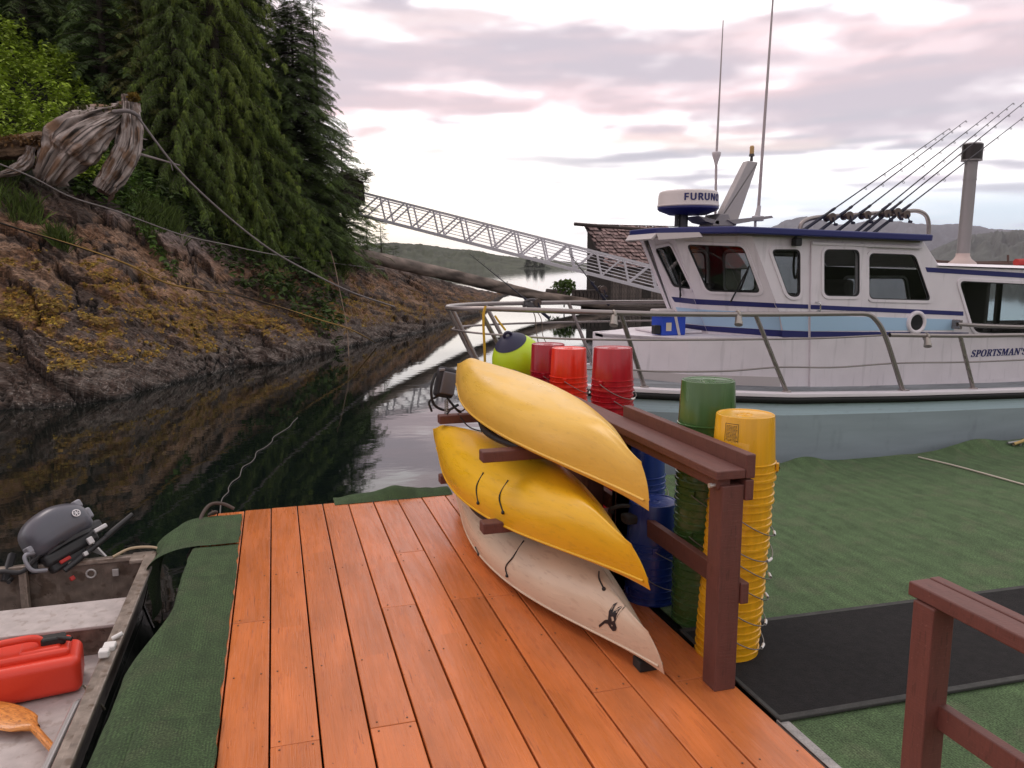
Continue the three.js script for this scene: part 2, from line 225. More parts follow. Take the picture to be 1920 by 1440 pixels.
{
  const nu = 540, nv = 380, cols = [], weeds = [];
  const R = rng(5);
  const g = grid(nu, nv, (u, v) => {
    const px = u < 0.12 ? lerp(-700, 0, u / 0.12) : u < 0.78 ? lerp(0, 700, (u - 0.12) / 0.66) : lerp(700, 1000, (u - 0.78) / 0.22);
    const s = shoreL(px), t = topL(px), r = lerp(-0.3, 1.09, v), L = s + (t - s) * r, p = onGround(px, L);
    const rl = relief(p, L - s), k = rl.h * (px > 780 ? lerp(1, 0.35, smooth(px, 780, 940)) : 1), calm = 1 - 0.55 * smooth(r, 0.93, 1.09);
    p.y += 0.72 * k * calm; const out = atL(px, 497, 1); const h = Math.hypot(out.x, out.z); p.x -= out.x / h * 0.6 * k * calm; p.z -= out.z / h * 0.6 * k * calm;
    const e = p.y - WATER, top = topH(px), f = e / Math.max(top, 0.6);
    const n1 = fbm3(p.x * 0.8, p.y * 1.2, p.z * 0.8, 5), nb = fbm3(p.x * 2.1 + 9, p.y * 3.2, p.z * 2.1, 5), nc = n3(p.x * 9, p.y * 11, p.z * 9), nd = fbm3(p.x * 0.33 + 5, p.y * 0.4, p.z * 0.33, 3);
    const tn = 0.45 * rl.A.tone + 0.32 * rl.B.tone + 0.2 * rl.C.tone + 0.16 * rl.lam;                                 // 0..1, one value per broken face
    let c = [0.17, 0.115, 0.09];                                     // dark grey brown
    const mix = (r2, g2, b2, q) => { q = clamp(q, 0, 1); c[0] += (r2 - c[0]) * q; c[1] += (g2 - c[1]) * q; c[2] += (b2 - c[2]) * q; };
    mix(0.40, 0.31, 0.29, smooth(tn + 0.35 * nb, 0.45, 0.75) * 0.85 * smooth(f, 0.45, 0.85));            // lilac grey faces above
    mix(0.60, 0.32, 0.17, smooth(n1 + 0.5 * nb + 0.7 * (tn - 0.5), -0.22, 0.18) * smooth(f, 0.12, 0.34) * (1 - smooth(f, 0.72, 0.98)) * 0.9);       // rust
    mix(0.72, 0.46, 0.30, smooth(nb * 0.8 + nd + 0.6 * (rl.B.tone - 0.5), 0.1, 0.4) * smooth(f, 0.25, 0.45) * (1 - smooth(f, 0.85, 1)) * 0.65);
    mix(0.34, 0.275, 0.235, (1 - smooth(f, 0.12, 0.34)) * smooth(nb + 0.5 * (tn - 0.5), -0.15, 0.2) * 0.85);   // barnacle grey by the water
    const weed = smooth(n1 * 0.75 + nb * 0.75 + 0.3 * nc + 0.36 * Math.exp(-Math.pow((f - 0.38) / 0.2, 2)) - 0.11, 0.16, 0.46) * smooth(f, 0.1, 0.2) * (1 - smooth(f, 0.6, 0.8));
    mix(0.34, 0.19, 0.028, weed * 0.75);
    if (weed > 0.3 && px > -60 && px < 900 && R() < 0.32) weeds.push([p.x, p.y, p.z, weed]);
    mix(0.03, 0.025, 0.022, smooth(nc + 0.6 * nb, 0.35, 0.8) * 0.6);
    mix(0.018, 0.015, 0.014, smooth(rl.crack, 0.02, 0.12) * 0.9);                                      // wet black seams
    mix(0.02, 0.018, 0.014, (1 - smooth(e, 0.02, 0.12)) * 0.85);                                       // black wet edge
    mix(0.05, 0.06, 0.02, smooth(r, 0.99, 1.06) * smooth(n1, -0.3, 0.1) * 0.8);
    if (f < 0.4 && R() < 0.1 * (1 - f / 0.4)) mix(0.5, 0.46, 0.42, 0.7);                              // barnacles
    const w = 0.82 + 0.3 * nc; cols.push(c[0] * w, c[1] * w, c[2] * w);
    return p;
  });
  g.setAttribute('color', new THREE.Float32BufferAttribute(cols, 3));
  const gp = g.attributes.position, uv = g.attributes.uv; for (let i = 0; i < gp.count; i++) uv.setXY(i, gp.getX(i) * 0.7 + gp.getY(i) * 0.4, gp.getY(i) * 0.9 - gp.getZ(i) * 0.5);
  const bump = tex(512, 512, (x, y) => { const a = tileNoise(x, y, 512, 512, 14, 22, 6, 4); return grey(128 + 110 * a + 50 * Math.abs(tileNoise(x, y, 512, 512, 40, 40, 2, 9))); }, false);
  const grain = tex(512, 512, (x, y) => { const a = tileNoise(x, y, 512, 512, 16, 30, 5, 14), b = n2(x * 0.7, y * 0.7); const v = 205 + 95 * a + 28 * b; return [v, v * 0.98, v * 0.97]; });
  struct('rock_shore', g, std({ vertexColors: true, map: grain, roughness: 0.82, bumpMap: bump, bumpScale: 0.05 }));
  // rockweed: limp tufts lying on the rock
  const tuft = []; const T = rng(9);
  for (let i = 0; i < 9; i++) { const a = T() * 6.28, l = 0.05 + 0.07 * T(), w = 0.012 + 0.012 * T(); const q = new THREE.BufferGeometry(); const ca = Math.cos(a), sa = Math.sin(a); q.setAttribute('position', new THREE.Float32BufferAttribute([-sa * w, 0.01, ca * w, sa * w, 0.01, -ca * w, ca * l * 0.6, 0.035 * T() + 0.012, sa * l * 0.6, ca * l * 0.6 - sa * w * 1.6, 0.02, sa * l * 0.6 + ca * w * 1.6, ca * l * 0.6 + sa * w * 1.6, 0.02, sa * l * 0.6 - ca * w * 1.6, ca * l, -0.015, sa * l], 3)); q.setIndex([0, 1, 2, 3, 4, 5, 0, 2, 3, 1, 4, 2]); q.computeVertexNormals(); tuft.push(q); }
  const im = new THREE.InstancedMesh(merge(tuft), std({ color: 0xffffff, roughness: 0.6, side: THREE.DoubleSide }), weeds.length); im.name = 'rockweed'; im.castShadow = im.receiveShadow = true;
  const m4 = new THREE.Matrix4(), q4 = new THREE.Quaternion(), c4 = new THREE.Color();
  weeds.forEach(([x, y, z, wd], i) => { const k = 0.2 + 0.34 * T(); q4.setFromEuler(new THREE.Euler(0.5 * (T() - 0.5) + 0.35, T() * 6.28, 0.5 * (T() - 0.5))); m4.compose(V(x, y, z), q4, V(k, k, k)); im.setMatrixAt(i, m4); const b = 0.25 + 0.95 * T() * T() + 0.15 * wd; im.setColorAt(i, c4.setRGB(0.40 * b, (0.19 + 0.08 * T()) * b, 0.02 * b)); });
  tag(im, 'mustard brown rockweed growing in patches on the shore rock', 'seaweed', null, 'stuff'); scene.add(im);
}
{ // earth under the trees
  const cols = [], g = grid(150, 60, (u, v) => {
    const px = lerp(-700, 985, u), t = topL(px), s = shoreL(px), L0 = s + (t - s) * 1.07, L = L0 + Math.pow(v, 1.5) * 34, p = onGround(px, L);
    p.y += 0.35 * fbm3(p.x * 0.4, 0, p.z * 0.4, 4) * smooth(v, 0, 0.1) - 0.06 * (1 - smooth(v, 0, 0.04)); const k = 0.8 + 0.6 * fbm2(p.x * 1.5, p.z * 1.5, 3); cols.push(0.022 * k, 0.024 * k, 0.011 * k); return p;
  });
  g.setAttribute('color', new THREE.Float32BufferAttribute(cols, 3)); const uv = g.attributes.uv; for (let i = 0; i < uv.count; i++) uv.setXY(i, uv.getX(i) * 40, uv.getY(i) * 20);
  struct('hillside', g, std({ vertexColors: true, map: speckle, roughness: 1 }));
}

// ---------------------------------------------------------------- trees and shrubs
function frondGeo(pairs, spread, w, droop, seed) { // a spray one unit long along +x: a stem and tapering leaflets on both sides
  const R = rng(seed), pos = [], nrm = [];
  const tri = (a, b, c) => { pos.push(...a, ...b, ...c); };
  const at = (t) => [t, -droop * t * t, 0];
  for (let i = 0; i < 3; i++) { const a = at(i / 3), b = at((i + 1) / 3); tri([a[0], a[1], -0.008], [a[0], a[1], 0.008], [b[0], b[1], 0]); }
  for (let i = 0; i < pairs; i++) for (const s of [-1, 1]) {
    const t = 0.08 + 0.86 * (i + 0.3 * R()) / pairs, o = at(t), l = spread * (1 - 0.78 * t) * (0.75 + 0.5 * R()), f = 0.55 + 0.3 * R(), dy = -droop * (0.35 + 0.4 * R()) * l - 0.05 * R();
    const e = [o[0] + l * f, o[1] + dy, s * l], m = [o[0] + l * f * 0.45, o[1] + dy * 0.25 + 0.01, s * l * 0.5];
    tri([o[0] - w * 0.3, o[1], 0], [m[0] + w, m[1], m[2] - s * w * 0.3], [m[0] - w, m[1], m[2] + s * w * 0.5]); tri([m[0] + w, m[1], m[2] - s * w * 0.3], e, [m[0] - w, m[1], m[2] + s * w * 0.5]);
  }
  tri([0.9, at(0.9)[1], -w], [0.9, at(0.9)[1], w], [1.06, at(1.06)[1], 0]);
  const g = new THREE.BufferGeometry(); g.setAttribute('position', new THREE.Float32BufferAttribute(pos, 3)); g.computeVertexNormals(); return g;
}
const FROND = { hemlock: frondGeo(8, 0.42, 0.034, 0.22, 3), spruce: frondGeo(9, 0.34, 0.03, 0.1, 4), cedar: frondGeo(7, 0.36, 0.042, 0.55, 5) };
const leafMat = phy({ color: 0xffffff, roughness: 0.8, specularIntensity: 0.35, transmission: 0.3, thickness: 0, side: THREE.DoubleSide });
const barkMat = std({ color: lin(0.075, 0.055, 0.045), roughness: 0.95, map: speckle });
function conifer(label, px, L, o) {
  const base = onGround(px, L), R = rng(o.seed), t = thing('conifer_tree', label, 'tree', [base.x, base.y - 0.2, base.z], 0, o.group);
  const H = o.h, rad = o.r, wood = [], mats = [], cols = [];
  const lean = V((R() - 0.5) * 0.04 * H, 0, (R() - 0.5) * 0.04 * H), axis = (y) => V(lean.x * (y / H) ** 2, y, lean.z * (y / H) ** 2);
  const cuts = [0, 0.05, 0.25, 0.5, 0.75, 1], tr = 0.014 * H + 0.04;
  for (let i = 0; i < 5; i++) wood.push(rod(axis(cuts[i] * H), axis(cuts[i + 1] * H), tr * (i === 0 ? 1.5 : 1.02 - cuts[i]), tr * (1.02 - cuts[i + 1]), 9));
  const m4 = new THREE.Matrix4(), q = new THREE.Quaternion(), c4 = new THREE.Color(), nB = o.n, low = o.low ?? 0.06;
  const drop = o.drop, step = o.step ?? 0.17, fl = o.fl ?? 0.42;
  for (let b = 0; b < nB; b++) {
    const f = low + (1 - low) * Math.pow((b + R()) / nB, o.pow ?? 1.15), y0 = f * H, az = b * 2.39996 + R() * 0.7;
    const prof = o.shape ? o.shape(f) : Math.pow(1 - f, 0.8) * (0.75 + 0.25 * smooth(f, low, 0.3));
    const len = (rad * prof + 0.12) * (0.62 + 0.55 * R()); if (R() < (o.bare ?? 0)) continue;
    const out = V(Math.cos(az), 0, Math.sin(az)), rise = o.rise * (0.6 + 0.8 * R()) + 0.5 * smooth(f, 0.75, 1), p0 = axis(y0);
    const pt = (s) => p0.clone().addScaledVector(out, s * len).add(V(0, len * (rise * s - drop * s * s), 0));
    const n = Math.max(2, Math.round(len / step));
    let prev = p0; for (let k = 1; k <= 3; k++) { const e = pt(k / 3.1); wood.push(rod(prev, e, 0.02 * (1.15 - k / 3) * Math.min(1.6, len), 0.02 * (1.15 - (k + 0.9) / 4) * Math.min(1.6, len), 4)); prev = e; }
    for (let k = 0; k < n; k++) {
      const s = lerp(0.16, 1, (k + 0.5 * R()) / n), p = pt(s), tan = pt(s + 0.02).sub(p).normalize();
      const side = tan.clone().cross(V(0, 1, 0)).normalize(), k2 = (o.tuft ?? 1);
      for (const w of k === n - 1 ? [-1, 0, 1] : R() < 0.25 ? [-1, 1, 0] : [-1, 1]) {
        const dir = tan.clone().multiplyScalar(0.75).addScaledVector(side, w * (0.75 + 0.4 * R())).add(V(0, (o.hang ?? -0.12) * (0.5 + R()) + (R() - 0.5) * 0.3, 0)).normalize();
        const up = V((R() - 0.5) * 0.7, 1, (R() - 0.5) * 0.7).normalize(), zz = dir.clone().cross(up).normalize(), yy = zz.clone().cross(dir);
        const sc = fl * (0.55 + 0.6 * R()) * (1 - 0.35 * s) * k2;
        m4.makeBasis(dir, yy, zz).scale(V(sc, sc, sc)).setPosition(p); mats.push(m4.clone());
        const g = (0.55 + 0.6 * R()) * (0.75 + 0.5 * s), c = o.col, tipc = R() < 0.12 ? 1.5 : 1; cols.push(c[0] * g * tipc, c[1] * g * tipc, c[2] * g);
      }
    }
  }
  put('trunk', wood, barkMat, t);
  const im = new THREE.InstancedMesh(FROND[o.kind], leafMat, mats.length); im.name = 'crown'; im.castShadow = im.receiveShadow = true; im.userData.kind = 'stuff';
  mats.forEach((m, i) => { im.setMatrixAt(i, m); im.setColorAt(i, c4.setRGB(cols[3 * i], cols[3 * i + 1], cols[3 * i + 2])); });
  t.add(im); return t;
}
const dark = [0.07, 0.11, 0.024], green = [0.095, 0.14, 0.028], cedarC = [0.135, 0.18, 0.033], fresh = [0.11, 0.175, 0.05];
const wide = (f) => Math.pow(1 - f, 0.62), column = (f) => Math.pow(1 - f, 0.45) * (0.7 + 0.3 * smooth(f, 0, 0.25));
conifer('broad light green cedar with drooping sprays in front at the forest edge', 425, 24.6, { kind: 'cedar', h: 14, r: 2.1, n: 380, seed: 101, col: cedarC, rise: 0.25, drop: 0.85, hang: -0.5, low: 0.02, shape: column, fl: 0.37, step: 0.125 });
conifer('dark full conifer nearest the gangway, branches down to the rock', 562, 26.6, { kind: 'hemlock', h: 7.6, r: 2.25, n: 460, seed: 102, col: dark, rise: 0.22, drop: 0.5, low: 0.02, shape: (f) => Math.pow(1 - f, 0.62) * 1.05, fl: 0.42, step: 0.12 });
conifer('thin topped conifer standing at the right edge of the forest', 606, 29.5, { kind: 'spruce', h: 8.5, r: 1.15, n: 200, seed: 103, col: green, rise: 0.12, drop: 0.45, low: 0.04, bare: 0.05, shape: (f) => Math.pow(1 - f, 0.6), step: 0.13 });
conifer('tall conifer with ragged open top at the right of the forest', 468, 27.5, { kind: 'hemlock', h: 15, r: 2.1, n: 360, seed: 104, col: dark, rise: 0.18, drop: 0.5, low: 0.05, bare: 0.05, fl: 0.5 });
conifer('low bushy conifer overhanging the rock beneath the cedar', 490, 25, { kind: 'cedar', h: 5.5, r: 2.1, n: 230, fl: 0.34, step: 0.13, seed: 105, col: [0.1, 0.145, 0.03], rise: 0.3, drop: 0.8, hang: -0.4, low: 0.02, shape: wide });
conifer('young pointed conifer at the foot of the gangway', 648, 29, { kind: 'spruce', h: 4.4, r: 1.6, n: 170, seed: 106, col: [0.09, 0.13, 0.03], rise: 0.3, drop: 0.4, low: 0.02, shape: wide, fl: 0.36 });
conifer('bushy cedar left of the broad light green cedar', 345, 23.8, { kind: 'cedar', h: 6.4, r: 1.9, n: 260, fl: 0.34, step: 0.13, seed: 107, col: [0.1, 0.145, 0.032], rise: 0.3, drop: 0.8, hang: -0.45, low: 0.02, shape: wide });
conifer('small fresh green hemlock behind the stump', 222, 25.2, { kind: 'hemlock', h: 6.2, r: 1.7, n: 140, seed: 108, col: fresh, rise: 0.3, drop: 0.6, low: 0.03, fl: 0.4 });
conifer('fresh green hemlock above the bright shrubs at the left', 85, 27, { kind: 'hemlock', h: 6, r: 1.8, n: 130, seed: 109, col: [0.1, 0.15, 0.04], rise: 0.3, drop: 0.6, low: 0.03 });
conifer('brownish young hemlock right behind the stump top', 292, 24.5, { kind: 'hemlock', h: 4.6, r: 1.4, n: 110, seed: 110, col: [0.13, 0.135, 0.034], rise: 0.3, drop: 0.6, low: 0.03 });
{ // the forest behind: each tree with a colour and place of its own
  const R = rng(77), spots = [];
  [-130, -40, 20, 65, 118, 160, 205, 248, 290, 330, 370, 412, 455, 498, 540].forEach((px, i) => spots.push([px, 29 + 3 * R() + (i % 3) * 1.6, i]));
  [-200, -80, 0, 50, 140, 230, 310, 390, 470].forEach((px, i) => spots.push([px + 15 * R(), 37 + 5 * R(), i + 20]));
  const where = ['at the far left edge', 'above the bright shrubs', 'above the stump', 'behind the left cedar', 'behind the broad cedar', 'behind the dark right-hand conifer'];
  const tone = ['very dark', 'brownish green', 'deep green', 'olive green', 'dusky green'];
  const ord = ['first', 'second', 'third', 'fourth', 'fifth', 'sixth', 'seventh', 'eighth', 'ninth'], count = {};
  spots.sort((a, b) => a[0] - b[0]).forEach(([px, L, i]) => {
    const w = px < 20 ? 0 : px < 140 ? 1 : px < 260 ? 2 : px < 350 ? 3 : px < 470 ? 4 : 5, ti = i % 5, key = L < 35 ? 'nearer' : 'farther', k = (count[w + key] = (count[w + key] ?? 0) + 1);
    const col = [[0.06, 0.095, 0.03], [0.14, 0.13, 0.045], [0.08, 0.13, 0.04], [0.125, 0.15, 0.04], [0.095, 0.12, 0.04]][ti];
    conifer(`${tone[ti]} tall conifer in the ${key} row ${where[w]}, ${ord[k - 1]} from left`, px, L, { kind: i % 3 ? 'hemlock' : 'spruce', h: px > 520 ? 5.6 + R() : px > 470 ? 8.2 + 2 * R() : 14 + 4 * R(), r: 2.3 + 0.6 * R(), n: 190, seed: 300 + i, col, rise: 0.2, drop: 0.5, low: 0.04, fl: 0.46, step: 0.2, group: 'forest conifers on the hillside' });
  });
}
for (const [px, L, h, w, s] of [[716, 44, 5.4, 'broader dark conifer under the upper end of the gangway', 1], [738, 47, 4.9, 'slim dark conifer right under the gangway rail', 2], [690, 46, 5.2, 'dark conifer half hidden behind the forest edge by the gangway', 3]]) conifer(w, px, L, { kind: 'spruce', h, r: s === 2 ? 0.7 : 1.15, n: 100, seed: 400 + s, col: dark, rise: 0.2, drop: 0.4, low: 0.02, fl: 0.42, step: 0.22 });
for (const [px, L, h, s, w] of [[990, 528, 6.2, 1, 'leftmost'], [1003, 528, 7, 2, 'middle'], [1016, 528, 6.2, 3, 'rightmost']]) { // islet trees, a few pixels each
  const p = atL(px, 497, L), t = thing('islet_tree', `${w} of the dark trees on the small islet`, 'tree', [p.x, WATER, p.z]); const R = rng(500 + s), im = new THREE.InstancedMesh(FROND.spruce, leafMat, 260), m4 = new THREE.Matrix4(), c4 = new THREE.Color(); im.name = 'crown'; im.userData.kind = 'stuff';
  for (let i = 0; i < 260; i++) { const f = R(), a = R() * 6.28, r = (1 - f) * 2.6 * R(); m4.makeRotationFromEuler(new THREE.Euler(R() - 0.5, a, R() - 0.5)).scale(V(2, 2, 2)).setPosition(Math.cos(a) * r, 0.6 + f * h, Math.sin(a) * r); im.setMatrixAt(i, m4); im.setColorAt(i, c4.setRGB(0.03, 0.045, 0.018)); }
  t.add(im); put('trunk', rod(V(0, 0, 0), V(0, h, 0), 0.25, 0.05, 6), barkMat, t);
}
// shrubs: many leaves over the hillside
function leafGeo() { const g = new THREE.BufferGeometry(); g.setAttribute('position', new THREE.Float32BufferAttribute([0, 0, 0, 0.35, 0.05, 0.26, 0.4, -0.02, 0, 0.35, 0.05, -0.26, 0.75, 0.0, 0.17, 0.75, 0.0, -0.17, 1, -0.12, 0], 3)); g.setIndex([0, 1, 2, 0, 2, 3, 1, 4, 2, 2, 5, 3, 4, 6, 2, 2, 6, 5]); g.computeVertexNormals(); return g; }
const LEAF = leafGeo();
function shrubs(name, label, category, n, pick, size, col, seed, geo = LEAF) {
  const R = rng(seed), im = new THREE.InstancedMesh(geo, leafMat, n), m4 = new THREE.Matrix4(), c4 = new THREE.Color(); im.name = numbered(name); im.castShadow = im.receiveShadow = true;
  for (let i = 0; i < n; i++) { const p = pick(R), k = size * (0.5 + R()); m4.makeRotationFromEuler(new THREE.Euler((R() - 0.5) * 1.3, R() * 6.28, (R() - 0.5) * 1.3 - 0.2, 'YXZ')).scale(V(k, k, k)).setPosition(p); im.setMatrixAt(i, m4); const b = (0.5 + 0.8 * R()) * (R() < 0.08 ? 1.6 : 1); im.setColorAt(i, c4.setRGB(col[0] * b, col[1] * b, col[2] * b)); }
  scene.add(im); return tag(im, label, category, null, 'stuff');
}
const mound = (px0, px1, L0, L1, h, seed, thick = 0.7) => (R) => { let px, L, m; do { px = lerp(px0, px1, R()); L = lerp(L0, L1, R()); m = 0.5 + 0.9 * fbm2(px * 0.02 + seed, L * 0.5, 3); } while (m < 0.22); const edge = Math.min(1, (px - px0) / 30, (px1 - px) / 45); const p = onGround(px, L); p.y += h * m * Math.max(0.15, edge) * (1 - thick * R() * R()); return p; };
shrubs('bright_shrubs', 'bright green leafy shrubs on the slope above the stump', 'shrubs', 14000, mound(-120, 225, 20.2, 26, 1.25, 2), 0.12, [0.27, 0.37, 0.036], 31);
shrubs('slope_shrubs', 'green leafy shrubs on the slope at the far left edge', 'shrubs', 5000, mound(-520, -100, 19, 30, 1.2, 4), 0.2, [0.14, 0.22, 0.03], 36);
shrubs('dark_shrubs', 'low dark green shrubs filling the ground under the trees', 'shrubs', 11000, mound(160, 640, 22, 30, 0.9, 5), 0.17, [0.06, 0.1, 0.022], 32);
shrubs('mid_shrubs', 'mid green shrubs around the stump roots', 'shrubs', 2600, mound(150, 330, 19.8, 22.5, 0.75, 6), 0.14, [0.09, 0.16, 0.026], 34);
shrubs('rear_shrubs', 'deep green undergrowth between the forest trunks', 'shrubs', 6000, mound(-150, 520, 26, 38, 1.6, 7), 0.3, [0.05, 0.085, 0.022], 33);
{ // grass tufts at the top of the rock
  const blade = new THREE.BufferGeometry(); blade.setAttribute('position', new THREE.Float32BufferAttribute([-0.02, 0, 0, 0.02, 0, 0, 0.05, 0.6, 0.02, -0.01, 0.6, 0.02, 0.16, 1, 0.05], 3)); blade.setIndex([0, 1, 2, 0, 2, 3, 3, 2, 4]); blade.computeVertexNormals();
  const spots = [[20, 19.3, 1.1, 34], [55, 18.7, 0.5, 40], [115, 18.2, 0.25, 20], [268, 20.4, 0.9, 30], [288, 20.8, 0.8, 24], [628, 27, 1.2, 24], [636, 27.4, 0.9, 20], [330, 21.4, 0.6, 22], [25, 19.9, 1, 40], [300, 21.2, 0.7, 40]];
  shrubs('grass', 'green grass tufts along the top edge of the rock', 'grass', 2600, (R) => { const s = spots[Math.floor(R() * spots.length)]; const p = onGround(s[0] + (R() - 0.5) * s[3] * 1.6, s[1] + (R() - 0.5) * s[2]); p.y += 0.14; return p; }, 0.34, [0.085, 0.125, 0.025], 35, blade);
}
// ---------------------------------------------------------------- gangway from the headland down to the float
const alu = std({ color: lin(0.66, 0.64, 0.68), roughness: 0.55, metalness: 0.1, roughnessMap: roughVar });
{
  const U = atL(667, 401, 43), D = atL(1330, 571, 41.2), ax = D.clone().sub(U), len = ax.length(), across = V(0, 1, 0).cross(ax).normalize(), up = V(0, 1.19, 0), w = 1.5;
  if (across.dot(camera.position.clone().sub(U)) > 0) across.negate();                       // away from the camera
  const t = thing('gangway', 'long sloping aluminium truss gangway from the headland down past the shed', 'gangway', [0, 0, 0]);
  const P = (s, h, a) => U.clone().addScaledVector(ax, s).addScaledVector(up, h).addScaledVector(across, a * w);
  for (const a of [0, 1]) {
    put('top_chord', [beam(P(0, 1, a), P(1, 1, a), 0.09, 0.11)], alu, t);
    put('bottom_chord', [beam(P(0, 0, a), P(1, 0, a), 0.09, 0.15)], alu, t);
    const n = 13; for (let i = 0; i < n; i++) {
      const s0 = i / n + 0.01, s1 = (i + 1) / n - 0.004;
      put('brace', beam(P(s0, 0.04, a), P(s1 - 0.008, 0.96, a), 0.06, 0.085), alu, t);
      put('upright', beam(P(s1, 0.96, a), P(s1 + 0.014, 0.04, a), 0.065, 0.09), alu, t);
    }
    for (const h of [0.2, 0.34, 0.48, 0.62, 0.76, 0.88]) put('rail', rod(P(0, h, a + (a ? -0.05 : 0.05)), P(1, h, a + (a ? -0.05 : 0.05)), 0.016, 0.016, 6), alu, t);
    put('handrail', rod(P(0, 0.9, a + (a ? -0.1 : 0.1)), P(1, 0.9, a + (a ? -0.1 : 0.1)), 0.026, 0.026, 6), alu, t);
  }
  const deck = []; for (let i = 0; i < 48; i++) deck.push(beam(P((i + 0.5) / 48, 0.02, 0.06), P((i + 0.5) / 48, 0.02, 0.94), 0.22, 0.04)); put('walkway', deck, alu, t);
}
const weathered = (r, g, b) => std({ color: lin(r, g, b), roughness: 0.9, map: tex(256, 256, (x, y) => { const v = 205 + 90 * tileNoise(x, y, 256, 256, 40, 4, 4, 21) + 40 * tileNoise(x, y, 256, 256, 8, 8, 3, 22); return [v, v * 0.985, v * 0.97]; }) });
const oldBoard = weathered(0.15, 0.125, 0.115);
// ---------------------------------------------------------------- shingled shed behind the gangway
{
  const ridgeL = atL(1097, 422, 47.5), eave = atL(1139, 503, 45.2);
  const W = 10, slope = eave.clone().sub(ridgeL), across = V(-slope.z, 0, slope.x).normalize(); if (across.x < 0) across.negate();   // the ridge runs level across the slope
  const t = thing('shed', 'old grey shed with a shingled roof behind the gangway and the boat', 'shed');
  const R0 = ridgeL.clone(), turn = Math.atan2(-across.z, across.x), n = slope.clone().cross(across).normalize(); if (n.y < 0) n.negate();
  const sl = slope.length(), sdir = slope.clone().normalize();
  const RP = (a, s, o = 0) => R0.clone().addScaledVector(across, a).addScaledVector(sdir, s * sl).addScaledVector(n, o);
  const roof = put('roof', [panel(frameOf([RP(0, 0), RP(W, 0), RP(W, 1)]), [RP(0, 0), RP(W, 0), RP(W, 1), RP(0, 1)], [], 0.1, -0.02)], std({ color: lin(0.06, 0.045, 0.045), roughness: 1 }), t);
  const R = rng(41), rows = 12, shingleMats = [0.40, 0.52, 0.30].map((k) => std({ color: lin(k, k * 0.68, k * 0.64), roughness: 0.95, map: speckle })), sets = [[], [], []];
  for (let i = 0; i < rows; i++) for (let a = -0.08 + 0.14 * (i % 2) * 0.8; a < 5.6;) { // curling, uneven shingles
    const w = 0.2 + 0.13 * R(), l = sl / rows * 1.12, s0 = i / rows, lift = 0.06 + 0.07 * R(), g = new THREE.BoxGeometry(w - 0.045, 0.04, l);
    g.rotateX(-0.2 - 0.1 * R()); const m = new THREE.Matrix4().makeBasis(across, n, across.clone().cross(n)).setPosition(RP(a + w / 2, s0 + 0.5 / rows + 0.01 * R(), lift)); if (across.clone().cross(n).dot(sdir) < 0) { /* basis keeps its handedness */ }
    g.applyMatrix4(m); if (R() > 0.02) sets[Math.floor(R() * 3)].push(g); a += w;
  }
  sets.forEach((s, i) => { put('shingles', s, shingleMats[i], roof).userData.kind = 'stuff'; });
  put('ridge_board', beam(RP(-0.35, 0, 0.06), RP(W, 0, 0.06), 0.14, 0.05), oldBoard, t);
  // a single slope: the end wall drops straight from the high edge
  const gable = [RP(0.2, 0, -0.1), RP(0.2, 1, -0.1), RP(0.2, 1, -0.1).setY(WATER - 0.3), RP(0.2, 0, -0.1).setY(WATER - 0.3)];
  const dkBoard = weathered(0.055, 0.045, 0.04);
  put('gable_wall', panel(frameOf(gable), gable, [], 0.08), dkBoard, t);
  const wallTop = RP(0, 1).y - 0.05, wallP = (a) => RP(a, 0.93).setY(0);
  const wz = weathered(0.20, 0.165, 0.15); let a = 0.3, k = 0; while (a < 5.8) { const w = 0.16 + 0.1 * R(); const p = wallP(a + w / 2), h = wallTop - WATER + 0.1; const g = bx(w - 0.018, h, 0.035, 0, h / 2 + WATER, 0.01 * R(), 0.003); g.rotateY(turn); g.translate(p.x, 0, p.z); put('board', g, k++ % 3 ? wz : oldBoard, t); a += w; }
  const inside = bx(W - 0.6, wallTop - WATER, 0.05, 0, (wallTop - WATER) / 2 + WATER, 0, 0); inside.rotateY(turn); const pm = wallP(W / 2).addScaledVector(V(Math.sin(turn), 0, Math.cos(turn)), -0.12); inside.translate(pm.x, 0, pm.z); put('wall', inside, dkBoard, t);
  const hole = bx(0.6, 0.75, 0.03, 0, 0, 0); hole.rotateY(turn); const hp = wallP(2.75).addScaledVector(V(Math.sin(turn), 0, Math.cos(turn)), 0.035); hole.translate(hp.x, 0.35, hp.z); put('shutter', hole, dkBoard, t);
  const pole = put('roof_pole', rod(atL(1077, 420, 46.6), atL(1240, 433, 45), 0.1, 0.09, 10), std({ color: lin(0.06, 0.045, 0.04), roughness: 0.9 })); tag(pole, 'dark log pole sticking out left over the shed roof edge', 'pole');
  const R9 = rng(43); // float of logs before the shed
  const fl = [[1090, 577, 1330, 583, 0.26, 'long floating log at the foot of the shed wall'], [1024, 548, 1062, 551, 0.2, 'short sawn log on the float beside the green bush'], [1075, 556, 1118, 560, 0.24, 'thick dark log lying right of the green bush']];
  for (const [x0, y0, x1, y1, r, l] of fl) { const A = atL(x0, y0, 42.6), B = atL(x1, y1, 42.4); const o = put('log', rod(A, B, r, r * 0.9, 14), oldBoard); tag(o, l, 'log'); }
  const crate = put('planter_box', (() => { const p = atL(1100, 552, 42); const g = [bx(1.5, 0.08, 0.6, 0, 0.3, 0)]; for (let i = 0; i < 8; i++) g.push(bx(0.16, 0.5 + 0.05 * R9(), 0.5, -0.7 + i * 0.2, 0.02, 0.02 * R9())); return merge(g).rotateY(-YAW).translate(p.x, p.y - 0.1, p.z); })(), oldBoard); tag(crate, 'weathered wooden box of upright boards before the shed wall', 'box');
